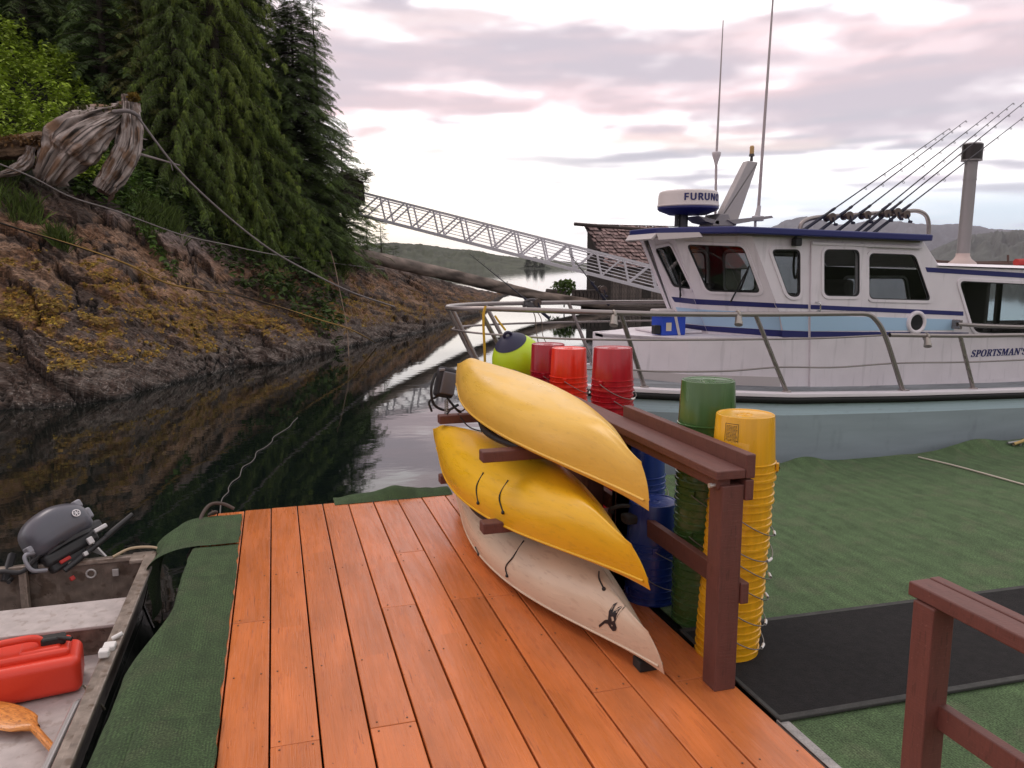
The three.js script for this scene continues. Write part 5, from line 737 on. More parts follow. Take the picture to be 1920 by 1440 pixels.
{ // wooden paddle
  const a = atY(-40, 1328, flo + 0.05), b = atY(70, 1370, flo + 0.03), e = atY(150, 1462, flo + 0.1), t = thing('paddle', 'varnished wooden paddle lying on the skiff floor below the fuel tank', 'paddle'), wood = phy({ color: 0xffffff, roughness: 0.45, clearcoat: 0.3, map: tex(256, 512, (x, y) => { const n = n2(x / 8, y / 160) * 0.5 + fbm2(x / 30, y / 120, 4), d = smooth(fbm2(x / 30 + 9, y / 50, 4), 0.2, 0.5); return [lerp(206 + 34 * n, 120, d * 0.5), lerp(132 + 30 * n, 72, d * 0.5), lerp(58 + 20 * n, 36, d * 0.5)]; }) });
  const d = b.clone().sub(a), L = d.length(); d.normalize(); const side = d.clone().cross(V(0, 1, 0)).normalize();
  const bl = grid(20, 24, (u, v) => { const w = 0.078 * Math.pow(Math.sin(PI * clamp(0.1 + 0.9 * v, 0, 1)), 0.55) * (v > 0.8 ? 1 - 0.75 * smooth(v, 0.75, 1) : 1) + 0.016, an = u * 2 * PI; return a.clone().addScaledVector(d, v * L).addScaledVector(side, Math.cos(an) * w).add(V(0, Math.sin(an) * (0.009 + 0.01 * v) + 0.012, 0)); });
  const uv = bl.attributes.uv; for (let i = 0; i < uv.count; i++) uv.setXY(i, Math.abs(uv.getX(i) - 0.5) * 2, uv.getY(i));
  put('blade', bl, wood, t); put('shaft', rod(b.clone().addScaledVector(d, -0.03).add(V(0, 0.012, 0)), e, 0.019, 0.017, 12), wood, t);
}
// ---------------------------------------------------------------- the boat
const CZ = -7.65, ZC = -6.75;
const sheerY = table([1.8, 2.1, 2.5, 3.1, 3.6, 4.5, 6, 7.6, 12], [0.80, 0.775, 0.745, 0.705, 0.68, 0.645, 0.592, 0.555, 0.52]);
const halfW = (x) => 1.3 * Math.pow(clamp((x - 1.78) / 2.9, 0, 1), 0.5) * (0.985 + 0.015 * smooth(x, 3, 6));
const boatWhite = std({ color: 0xffffff, roughness: 0.45, map: tex(512, 512, (x, y) => { const n = fbm2(x / 90, y / 90, 4), st = smooth(fbm2(x / 26, y / 240, 4), 0.25, 0.55), sp = n2(x * 0.31, y * 0.31) > 0.95 ? 18 : 0; const v = 224 + 7 * n - 12 * st - sp; return [v, v * 0.972, v * 0.995]; }) });
boatWhite.map.repeat.set(0.4, 0.4);
const trimGrey = std({ color: lin(0.5, 0.46, 0.46), roughness: 0.6 }), navy = std({ color: lin(0.016, 0.02, 0.13), roughness: 0.45 }), paleBlue = std({ color: lin(0.38, 0.56, 0.74), roughness: 0.45 });
const rubber = std({ color: lin(0.012, 0.012, 0.013), roughness: 0.6 }), steel = std({ color: lin(0.30, 0.265, 0.255), roughness: 0.45, metalness: 0.55, roughnessMap: roughVar });
const glass = phy({ color: lin(0.86, 0.89, 0.89), transmission: 1, thickness: 0, roughness: 0.03, ior: 1.5 });
const boat = thing('cabin_boat', 'white cabin boat with navy stripes and roof moored beyond the green carpet', 'boat');
{
  const side = (s, v0, v1, n, o = 0) => grid(90, n, (u, v) => { const x = lerp(1.79, 12.5, Math.pow(u, 1.4)), q = lerp(v0, v1, v), w = halfW(x), y = lerp(sheerY(x) - 0.09, WATER - 0.25, q), fl = 1 - (0.07 + 0.35 * (1 - smooth(x, 1.8, 4.5))) * Math.pow(q, 1.3); return V(x + 0.5 * q * (1 - smooth(x, 1.8, 3.2)), y, CZ + s * (w * fl + o)); });
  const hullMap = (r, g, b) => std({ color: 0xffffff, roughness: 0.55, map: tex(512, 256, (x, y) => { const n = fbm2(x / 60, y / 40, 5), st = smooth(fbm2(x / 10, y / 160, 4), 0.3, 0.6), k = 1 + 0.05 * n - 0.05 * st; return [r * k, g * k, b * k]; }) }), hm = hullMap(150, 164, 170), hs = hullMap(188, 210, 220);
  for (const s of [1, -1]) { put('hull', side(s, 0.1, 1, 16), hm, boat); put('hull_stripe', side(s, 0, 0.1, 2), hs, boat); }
  const along = (f, r, n = 70) => { const pts = []; for (let i = 0; i <= n; i++) { const x = lerp(1.8, 12.5, Math.pow(i / n, 1.4)); pts.push(f(x)); } return pts; };
  for (const s of [1, -1]) {
    put('rub_rail', grid(90, 4, (u, v) => { const x = lerp(1.78, 12.5, Math.pow(u, 1.4)), k = [[0, -0.03], [0.045, -0.035], [0.05, -0.06], [0.045, -0.1], [0, -0.105]][Math.round(v * 4)]; return V(x - 0.03 * (1 - smooth(x, 1.8, 2.1)), sheerY(x) + k[1], CZ + s * (halfW(x) + k[0])); }), rubber, boat);
    put('gunwale_cap', grid(90, 4, (u, v) => { const x = lerp(1.77, 12.5, Math.pow(u, 1.4)), k = [[0.052, -0.034], [0.055, -0.004], [0.045, 0.006], [-0.03, 0.008], [-0.035, -0.01]][Math.round(v * 4)]; return V(x - 0.03 * (1 - smooth(x, 1.8, 2.1)), sheerY(x) + k[1], CZ + s * (halfW(x) + k[0])); }), boatWhite, boat);
  }
  put('foredeck', grid(80, 12, (u, v) => { const x = lerp(1.8, 12.4, Math.pow(u, 1.4)); return V(x, sheerY(x) - 0.012 + 0.03 * (1 - (2 * v - 1) ** 2), CZ + (2 * v - 1) * (halfW(x) - 0.01)); }), std({ color: lin(0.34, 0.37, 0.40), roughness: 0.8, map: speckle }), boat);
}
const mir = (p) => V(p.x, p.y, 2 * CZ - p.z);
{
  const A0 = V(4.94, 1.12, ZC), A1 = V(4.75, 1.49, ZC), A2 = V(4.43, 2.168, ZC), B0 = V(4.36, 1.12, -7.33), B1 = V(4.2, 1.52, -7.33), B2 = V(3.93, 2.17, -7.33);
  const T0 = V(4.85, 1.12, ZC), T1 = V(3.93, 1.12, -6.98), T2 = V(3.25, 1.15, -7.55), low = (p) => V(p.x, sheerY(p.x) - 0.06, p.z);
  const fS = frameOf([V(5, 0.6, ZC), V(8, 0.6, ZC), V(8, 1.5, ZC)]), fA = frameOf([A0, B0, A2]), fC = frameOf([B0, mir(B0), B2]), fT1 = frameOf([low(T0), low(T1), T1]), fT2 = frameOf([low(T1), low(T2), T2]);
  const onS = (l, z = ZC) => l.map(([x, y]) => atZ(x, y, z)), onA = (l) => l.map(([x, y]) => atPlane(x, y, A0, fA.n)), onC = (l) => l.map(([x, y]) => atPlane(x, y, B0, fC.n));
  const w3 = onS([[1444, 467], [1500, 467], [1500, 557], [1477, 557]]), w4 = onS([[1541, 467], [1608, 468], [1608, 556], [1541, 555]]), w5 = onS([[1628, 474], [1715, 477], [1745, 564], [1628, 561]]), w6 = onS([[1796, 526], [2040, 538], [2040, 632], [1826, 624]]), wP = onS([[1700, 604], [1717, 585], [1734, 604], [1717, 624]]);
  const wA = onA([[1287, 457], [1394, 461], [1427, 549], [1326, 546]]), wC = onC([[1229, 466], [1258, 459], [1298, 542], [1263, 537]]);
  const sideOutline = [V(4.85, sheerY(4.85) - 0.06, ZC), V(4.85, 1.12, ZC), A0, A1, A2, V(6.47, 2.118, ZC), V(6.73, 1.835, ZC), V(8.0, 1.795, ZC), V(12.5, 1.69, ZC), V(12.5, 0.47, ZC)];
  const zf = 2 * CZ - ZC, w5f = [[1583, 521], [1697, 521], [1704, 566], [1583, 564]].map(([x, y]) => atZ(x, y, zf)), w6f = [V(9.15, 1.66, zf), V(12.1, 1.58, zf), V(12.1, 1.05, zf), V(9.15, 1.08, zf)];
  // walls, near and far
  const bigDoor = onS([[1519, 455], [1623, 461], [1628, 735], [1516, 735]]);
  put('cabin_side', panel(fS, sideOutline, [w3, w4, w5, w6], 0.035, 0, 0, 0.075), boatWhite, boat);
  const far = (l) => l.map(mir), fF = frameOf([V(5, 0.6, 2 * CZ - ZC), V(8, 0.6, 2 * CZ - ZC), V(8, 1.5, 2 * CZ - ZC)]);
  put('cabin_side', panel(fF, far(sideOutline), [far(w3), far(w4), far(w5), w5f, w6f], 0.035, 0, 0, 0.075), boatWhite, boat);
  put('windscreen_panel', panel(fA, [A0, A2, B2, B0], [wA], 0.035, 0, 0, 0.06), boatWhite, boat);
  const fAf = frameOf([mir(A0), mir(B0), mir(A2)]); put('windscreen_panel', panel(fAf, [A0, A2, B2, B0].map(mir), [far(wA)], 0.035, 0, 0, 0.06), boatWhite, boat);
  put('windscreen_panel', panel(fC, [B0, B2, mir(B2), mir(B0)], [wC], 0.035, 0, 0, 0.05), boatWhite, boat);
  // trunk in front
  put('trunk_side', [panel(fT1, [low(T0), T0, T1, low(T1)], [], 0.03), panel(fT2, [low(T1), T1, T2, low(T2)], [], 0.03), panel(frameOf([low(T2), mir(low(T2)), T2]), [low(T2), T2, mir(T2), mir(low(T2))], [], 0.03), ...[[T0, T1], [T1, T2]].map(([a, b]) => panel(frameOf([mir(low(a)), mir(low(b)), mir(b)]), [low(a), a, b, low(b)].map(mir), [], 0.03))], boatWhite, boat);
  const topShape = [T0, T1, T2, mir(T2), mir(T1), mir(T0)].map((p) => V(p.x, 1.125, p.z)); put('trunk_top', panel(frameOf([topShape[0], topShape[1], topShape[2]]), topShape, [], 0.03, 0.012), boatWhite, boat);
  put('hatch', bx(0.5, 0.03, 0.6, 4.05, 1.155, -7.65, 0.012, 2), boatWhite, boat);
  // windows: frame with a rubber lip, and pane
  const gasket = std({ color: lin(0.02, 0.02, 0.022), roughness: 0.5 });
  const win = (fr, pts, r, o = 0) => { const f = put('window', panel(fr, grow(fr, pts, 0.03), [grow(fr, pts, 0.002)], 0.02, 0.012 + o, r + 0.03, r, 0.004), boatWhite, boat); put('gasket', panel(fr, grow(fr, pts, 0.004), [grow(fr, pts, -0.012)], 0.018, 0.004 + o, r, r, 0), gasket, f); put('pane', panel(fr, grow(fr, pts, -0.002), [], 0.005, -0.006 + o, r, r), glass, f); };
  win(fS, w3, 0.07); win(fS, w5, 0.07); win(fS, w6, 0.09); win(fA, wA, 0.06); win(fC, wC, 0.05); win(fF, far(w3), 0.07); win(fF, far(w4), 0.07); win(fF, far(w5), 0.07); win(fF, w6f, 0.09); win(fF, w5f, 0.06); win(fAf, far(wA), 0.06);
  // sliding door with its own window
  const door = put('door', panel(fS, bigDoor, [w4], 0.022, 0.024, 0.012, 0.07, 0.004), boatWhite, boat);
  { const f = put('window', panel(fS, grow(fS, w4, 0.03), [grow(fS, w4, 0.002)], 0.014, 0.034, 0.1, 0.07, 0.003), boatWhite, door); put('gasket', panel(fS, grow(fS, w4, 0.004), [grow(fS, w4, -0.012)], 0.012, 0.026, 0.07, 0.07, 0), gasket, door); put('pane', panel(fS, w4, [], 0.005, 0.004, 0.07, 0.07), glass, door); }
  const hd = atZ(1534, 575, ZC + 0.05); put('handle', polyTube([hd.clone().add(V(-0.015, 0.045, -0.03)), hd.clone().add(V(0.01, 0.04, 0.02)), hd.clone().add(V(0.015, -0.04, 0.02)), hd.clone().add(V(0, -0.05, -0.03))], 0.008, 8, 0.015), std({ color: lin(0.7, 0.7, 0.7), metalness: 0.9, roughness: 0.2 }), door);
  put('door_track', panel(fS, onS([[1519, 453], [1726, 462], [1726, 467], [1519, 459]]), [], 0.03, 0.04, 0.004, 0, 0.004), boatWhite, boat);
  // stripes
  const st = (n, m, fr, pts, o = 0.003) => put(n, panel(fr, pts, [], 0.004, o), m, boat);
  const s1 = [[1500, 570.5], [1806, 584], [1809, 592], [1500, 578.5]], s2 = [[1500, 621], [1816, 623.5], [1816, 625], [1500, 632]], bl = [[1500, 590], [1788, 599], [1790, 619], [1500, 620.5]];
  for (const [n, m, q, l] of [['stripe', navy, s1, [[1452, 568.5], [1500, 570.5], [1500, 578.5], [1457, 577]]], ['stripe', navy, s2, [[1466, 619.5], [1500, 621], [1500, 632], [1466, 632]]], ['band', paleBlue, bl, [[1461, 588], [1500, 590], [1500, 620.5], [1468, 619]]]]) { const cut = (x0, x1) => { const y = (k, x) => lerp(q[k][1], q[k === 0 ? 1 : 2][1], (x - q[0][0]) / (q[1][0] - q[0][0])); return [[x0, y(0, x0)], [x1, y(0, x1)], [x1, y(3, x1)], [x0, y(3, x0)]]; };
    st(n, m, fS, onS(cut(1628.5, q[1][0]))); st(n, m, fS, onS(cut(1517, 1627)), 0.028); st(n, m, fS, [...onS([l[0]]), ...onS([[1515, l[1][1] + 0.4]]), ...onS([[1515, l[2][1] + 0.4]]), ...onS([l[3]])]); }
  const onB = (py) => { let lo = 1250, hi = 1360; for (let i = 0; i < 40; i++) { const m = (lo + hi) / 2, p = atPlane(m, py, A0, fA.n); (p.z < -7.33 ? (lo = m) : (hi = m)); } return lo; };
  const fa = (n, m, yl, yr, hl, hr, xr) => { st(n, m, fA, onA([[onB(yl) + 0.4, yl], [xr, yr], [xr + 4, yr + hr], [onB(yl + hl) + 0.4, yl + hl]])); const xb = onB(yl), xb2 = onB(yl + hl); st(n, m, fC, onC([[xb - 42, yl - 4.2], [xb - 0.4, yl], [xb2 - 0.4, yl + hl], [xb2 - 40, yl + hl - 4.6]])); };
  fa('stripe', navy, 560.5, 568.3, 10, 8.7, 1451); fa('band', paleBlue, 580, 588, 30, 31, 1460); fa('stripe', navy, 611, 619.5, 9.5, 12.5, 1466);
  st('stripe', navy, fS, onS([[1735, 501], [2040, 519], [2040, 529], [1738, 510]]));
  for (const [a, b] of [[1620, 2100]]) st('kick_band', trimGrey, fS, onS([[a, 724], [b, 720], [b, 734], [a, 735]])); st('kick_band', trimGrey, fS, onS([[1468, 726], [1512, 726], [1512, 736], [1468, 736]]));
  put('kick_band', [panel(fT1, [T0, T1].map((p) => V(p.x, sheerY(p.x) + 0.1, p.z)).concat([T1, T0].map((p) => V(p.x, sheerY(p.x) - 0.03, p.z))), [], 0.004, 0.003), panel(fT2, [T1, T2].map((p) => V(p.x, sheerY(p.x) + 0.1, p.z)).concat([T2, T1].map((p) => V(p.x, sheerY(p.x) - 0.03, p.z))), [], 0.004, 0.003)], trimGrey, boat);
  // porthole
  const pc = atZ(1717, 604.5, ZC); const port = put('porthole', lathe([[0.082, 0.0], [0.082, 0.018], [0.092, 0.03], [0.112, 0.03], [0.124, 0.018], [0.124, 0.0]], 40).rotateX(PI / 2).translate(pc.x, pc.y, ZC), boatWhite, boat); put('pane', lathe([[0, 0.012], [0.083, 0.012], [0.083, 0.006], [0, 0.006]], 32).rotateX(PI / 2).translate(pc.x, pc.y, ZC), std({ color: lin(0.03, 0.032, 0.034), roughness: 0.06 }), port);
  // roofs
  const RA = V(4.2, 2.16, -6.6), RB = V(3.72, 2.17, -7.32), R1 = V(6.5, 2.105, -6.6); const rf = [RB, RA, R1, mir(R1), mir(RA), mir(RB)];
  const fR = frameOf([RA, R1, mir(RA)]); put('roof', panel(fR, rf, [], 0.065, 0.012, 0.06, 0, 0.012), navy, boat); put('ceiling', panel(fR, rf.map((p) => V(lerp(p.x, 5.2, 0.08), p.y - 0.005, lerp(p.z, CZ, 0.08))), [], 0.02, 0.028), std({ color: lin(0.2, 0.17, 0.15), roughness: 0.7 }), boat);
  put('visor', [panel(frameOf([RB, mir(RB), V(3.66, 2.1, CZ)]), [RB, V(3.70, 2.09, -7.34), V(3.70, 2.09, 2 * CZ + 7.34), mir(RB)], [], 0.02), panel(frameOf([RA, RB, V(3.72, 2.1, -7.3)]), [RB, V(3.74, 2.1, -7.3), V(4.0, 2.12, -6.9), V(3.98, 2.165, -6.93)], [], 0.02)], trimGrey, boat);
  const aft = [V(6.72, 1.84, ZC + 0.05), V(8, 1.805, ZC + 0.05), V(12, 1.71, ZC + 0.05)]; put('aft_roof', grid(20, 8, (u, v) => { const x = lerp(6.7, 12, u); return V(x, lerp(1.845, 1.71, u) + 0.05 * (1 - (2 * v - 1) ** 2), lerp(ZC + 0.04, 2 * CZ - ZC - 0.04, v)); }), boatWhite, boat);
  put('aft_bulkhead', panel(frameOf([V(6.47, 2.118, ZC), V(6.73, 1.83, ZC), V(6.73, 1.83, CZ)]), [V(6.47, 2.1, ZC - 0.03), V(6.73, 1.84, ZC - 0.03), mir(V(6.73, 1.84, ZC - 0.03)), mir(V(6.47, 2.1, ZC - 0.03))], [], 0.03), boatWhite, boat);
  // inside
  const lining = std({ color: lin(0.07, 0.06, 0.052), roughness: 0.8 }); put('lining', panel(fS, sideOutline.map((p) => V(p.x, p.y, p.z)), [w3, w4, w5, w6], 0.008, -0.037, 0, 0.075), lining, boat); put('lining', panel(fF, far(sideOutline), [far(w3), far(w4), far(w5), w5f, w6f], 0.008, 0.01, 0, 0.075), lining, boat);
  const dk = std({ color: lin(0.05, 0.045, 0.042), roughness: 0.8 }), wd = std({ color: lin(0.10, 0.055, 0.03), roughness: 0.6 });
  put('cabin_floor', bx(7.2, 0.03, 1.7, 8.3, 0.75, CZ, 0), dk, boat); put('dashboard', [bx(0.45, 0.3, 1.1, 4.95, 1.28, CZ, 0.04, 2), bx(0.16, 0.14, 0.12, 4.75, 1.5, -7.2, 0.02, 2), bx(0.12, 0.2, 0.2, 4.65, 1.55, -7.9, 0.02, 2)], dk, boat);
  put('cabinet', bx(0.9, 0.5, 0.5, 5.9, 0.98, -8.2, 0.03), wd, boat); put('bulkhead', bx(0.05, 0.6, 0.3, 7.1, 1.1, -6.98, 0.01), wd, boat); put('helm_seat', [bx(0.45, 0.12, 0.5, 5.6, 1.2, -7.2, 0.05, 3), bx(0.12, 0.5, 0.5, 5.8, 1.45, -7.2, 0.05, 3)], dk, boat);
  const sw = atZ(1493, 490, -7.0); put('steering_wheel', new THREE.TorusGeometry(0.15, 0.013, 8, 32).rotateY(1.1).translate(sw.x, sw.y - 0.02, sw.z), dk, boat);
  put('window_post', [bx(0.07, 1.0, 0.06, 9.5, 1.3, -8.47, 0.01), bx(0.05, 1.0, 0.3, 7.5, 1.25, -6.96, 0.02)], dk, boat);
  // wipers and lamp
  const wp = (a, b, c) => merge([rod(atPlane(...a, A0, fA.n).addScaledVector(fA.n, 0.05), atPlane(...b, A0, fA.n).addScaledVector(fA.n, 0.035), 0.009, 0.007, 6), rod(atPlane(...c, A0, fA.n).addScaledVector(fA.n, 0.03), atPlane(...b, A0, fA.n).addScaledVector(fA.n, 0.025), 0.01, 0.008, 6)]);
  put('wiper', wp([1372, 563], [1406, 497], [1388, 545]), rubber, boat); const wq = (x, y, o) => atPlane(x, y, B0, fC.n).addScaledVector(fC.n, o); put('wiper', [rod(wq(1281, 555, 0.04), wq(1281, 508, 0.03), 0.009, 0.007, 6), rod(wq(1281, 553, 0.03), wq(1275, 515, 0.025), 0.009, 0.006, 6)], rubber, boat);
  const lp = atZ(1494, 452, ZC + 0.06); put('eave_lamp', [bx(0.075, 0.075, 0.08, lp.x, lp.y - 0.01, lp.z, 0.012, 2), bx(0.03, 0.06, 0.03, lp.x - 0.02, lp.y + 0.05, lp.z, 0.005)], rubber, boat);
  // lettering
  const font = await new FontLoader().loadAsync('fonts/droid/droid_serif_bold.typeface.json'), sans = await new FontLoader().loadAsync('fonts/droid/droid_sans_bold.typeface.json');
  const tg = new TextGeometry("SPORTSMAN'S", { font, size: 0.078, depth: 0.004, curveSegments: 4 }); tg.computeBoundingBox(); const a = atZ(1819, 669.5, ZC), b = atZ(1922, 664.5, ZC), sc = (b.x - a.x) / tg.boundingBox.max.x;
  tg.scale(sc, sc, 1); const sh = new THREE.Matrix4().set(1, 0.25, 0, 0, 0, 1, 0, 0, 0, 0, 1, 0, 0, 0, 0, 1); tg.applyMatrix4(sh); tg.rotateZ((b.y - a.y) / (b.x - a.x)); tg.translate(a.x, a.y, ZC + 0.002); put('boat_name', tg, navy, boat);
  // radar
  const rc = atZ(1289.5, 400, CZ), rr = (atZ(1342, 392, CZ).x - atZ(1237, 392, CZ).x) / 2 * 0.975, y0 = atZ(1290, 403, CZ).y, y1 = atZ(1290, 358, CZ).y, h = y1 - y0, rx = rc.x, M = (l) => toCreasedNormals(lathe(l.map(([r, y]) => [r * rr, y0 + y * h]), 56), 0.5).translate(rx, 0, CZ);
  const rad = put('radar', M([[0.985, 0.32], [1.0, 0.36], [0.98, 0.42], [0.965, 0.8], [0.93, 0.93], [0.86, 0.985], [0.5, 1.0], [0, 1.0]]), std({ color: lin(0.62, 0.56, 0.55), roughness: 0.45 }), boat); put('radar_base', M([[0, 0.0], [0.62, 0.0], [0.72, 0.06], [0.93, 0.16], [0.985, 0.24], [0.985, 0.32]]), navy, rad);
  const ft = new TextGeometry('FURUNO', { font: sans, size: 0.1, depth: 0.006, curveSegments: 4 }); ft.computeBoundingBox(); const fw = ft.boundingBox.max.x, p = ft.attributes.position; for (let i = 0; i < p.count; i++) { const ang = -0.62 + 1.45 * (p.getX(i) / fw) - YAW + 0.02, R = rr * (0.973) + p.getZ(i) * 0.8; p.setXYZ(i, rx + Math.sin(ang + 0.23) * R, y0 + h * 0.53 + p.getY(i) * 0.72, CZ + Math.cos(ang + 0.23) * R); } ft.computeVertexNormals(); put('radar_lettering', ft, navy, rad);
  put('radar_mount', [rod(V(rx - 0.05, 2.2, CZ), V(rx - 0.05, y0 + 0.02, CZ), 0.05, 0.05, 10), rod(V(rx - 0.13, 2.25, CZ), V(rx - 0.13, y0 + 0.01, CZ), 0.022, 0.022, 8)], std({ color: lin(0.05, 0.05, 0.055), roughness: 0.5 }), boat);
  // mast fin, its platform and lamp
  const q = (x, y) => atZ(x, y, CZ), fM = frameOf([q(1342, 425), q(1378, 425), q(1417, 302)]); put('mast', panel(fM, [q(1338, 422), q(1376, 424), q(1417, 305), q(1398, 302)], [], 0.11, 0.05, 0.01, 0, 0.012), std({ color: lin(0.42, 0.39, 0.39), roughness: 0.5 }), boat);
  put('mast_platform', [panel(frameOf([q(1340, 421), q(1378, 424), q(1378, 410)]), [q(1296, 406), q(1335, 415), q(1335, 423), q(1310, 417)], [], 0.3, 0.15, 0, 0, 0.004), panel(frameOf([q(1340, 421), q(1378, 424), q(1378, 410)]), [q(1348, 414), q(1430, 406), q(1433, 410), q(1362, 422)], [], 0.34, 0.17, 0, 0, 0.004), panel(fM, [q(1322, 425), q(1362, 425), q(1352, 402), q(1336, 402)], [], 0.3, 0.15, 0, 0, 0.01)], std({ color: lin(0.28, 0.26, 0.265), roughness: 0.6 }), boat);
  const ml = q(1409, 302); put('mast_lamp', [rod(ml.clone(), ml.clone().add(V(0, 0.05, 0)), 0.018, 0.014, 10), rod(ml.clone().add(V(0, 0.05, 0)), ml.clone().add(V(0, 0.075, 0)), 0.03, 0.026, 12)], std({ color: lin(0.05, 0.04, 0.04), roughness: 0.5 }), boat); put('lamp_lens', lathe([[0.024, 0], [0.024, 0.07], [0.018, 0.085], [0, 0.088]], 16).translate(ml.x, ml.y + 0.075, ml.z), std({ color: lin(0.45, 0.27, 0.1), roughness: 0.25 }), boat);
  // antennas
  const an = std({ color: lin(0.42, 0.36, 0.37), roughness: 0.5 }); const z1 = -7.85, a0 = atZ(1341, 424, z1), a1 = atZ(1343, 300, z1), a2 = atZ(1356, 38, z1);
  put('antenna', [rod(a0, a1, 0.014, 0.014, 8), rod(a1, a2, 0.014, 0.005, 8)], an, boat); put('antenna_coupler', lathe([[0.014, -0.09], [0.02, -0.06], [0.045, 0.02], [0.048, 0.05], [0.035, 0.056], [0, 0.056]], 18).translate(a1.x, a1.y + 0.03, a1.z), std({ color: lin(0.55, 0.5, 0.52), roughness: 0.5 }), boat);
  const b0 = atZ(1421, 408, z1), b1 = atZ(1452, -40, z1); put('antenna', [rod(b0, b0.clone().lerp(b1, 0.45), 0.018, 0.016, 8), rod(b0.clone().lerp(b1, 0.45), b1, 0.016, 0.009, 8)], an, boat); put('antenna_bracket', [bx(0.12, 0.06, 0.07, b0.x, b0.y - 0.01, b0.z, 0.01, 2), rod(b0.clone().add(V(-0.01, 0.0, 0)), b0.clone().add(V(0.01, 0.13, 0)), 0.032, 0.022, 12), rod(b0.clone().add(V(-0.03, -0.2, 0)), b0.clone().add(V(-0.03, -0.02, 0)), 0.015, 0.015, 8)], std({ color: lin(0.55, 0.52, 0.53), roughness: 0.5 }), boat);
  // stovepipe
  const zp = -8.0, p0 = atZ(1804, 493, zp), p1 = atZ(1822, 297, zp), d = p1.clone().sub(p0).normalize(), zinc = std({ color: lin(0.27, 0.255, 0.255), roughness: 0.5, metalness: 0.4 });
  const pipe = put('stovepipe', [rod(p0, p1, 0.076, 0.074, 28), rod(p0.clone().addScaledVector(d, 0.3), p0.clone().addScaledVector(d, 0.31), 0.079, 0.079, 28), rod(p0.clone().addScaledVector(d, 1.02), p0.clone().addScaledVector(d, 1.03), 0.079, 0.079, 28)], zinc, boat);
  const capDark = std({ color: lin(0.035, 0.03, 0.03), roughness: 0.4, metalness: 0.5 }); put('pipe_cap', [rod(p1.clone().addScaledVector(d, -0.02), p1.clone().addScaledVector(d, 0.165), 0.118, 0.118, 28)], capDark, pipe); put('cap_lid', [rod(p1.clone().addScaledVector(d, 0.165), p1.clone().addScaledVector(d, 0.182), 0.12, 0.1, 28), rod(p1.clone().addScaledVector(d, -0.03), p1.clone().addScaledVector(d, -0.018), 0.12, 0.12, 28)], zinc, pipe);
  put('pipe_base', lathe([[0.17, -0.08], [0.16, 0.0], [0.1, 0.05], [0.08, 0.09], [0.08, 0.12]], 28).translate(p0.x, p0.y, p0.z), std({ color: lin(0.5, 0.4, 0.37), roughness: 0.7 }), boat);
}
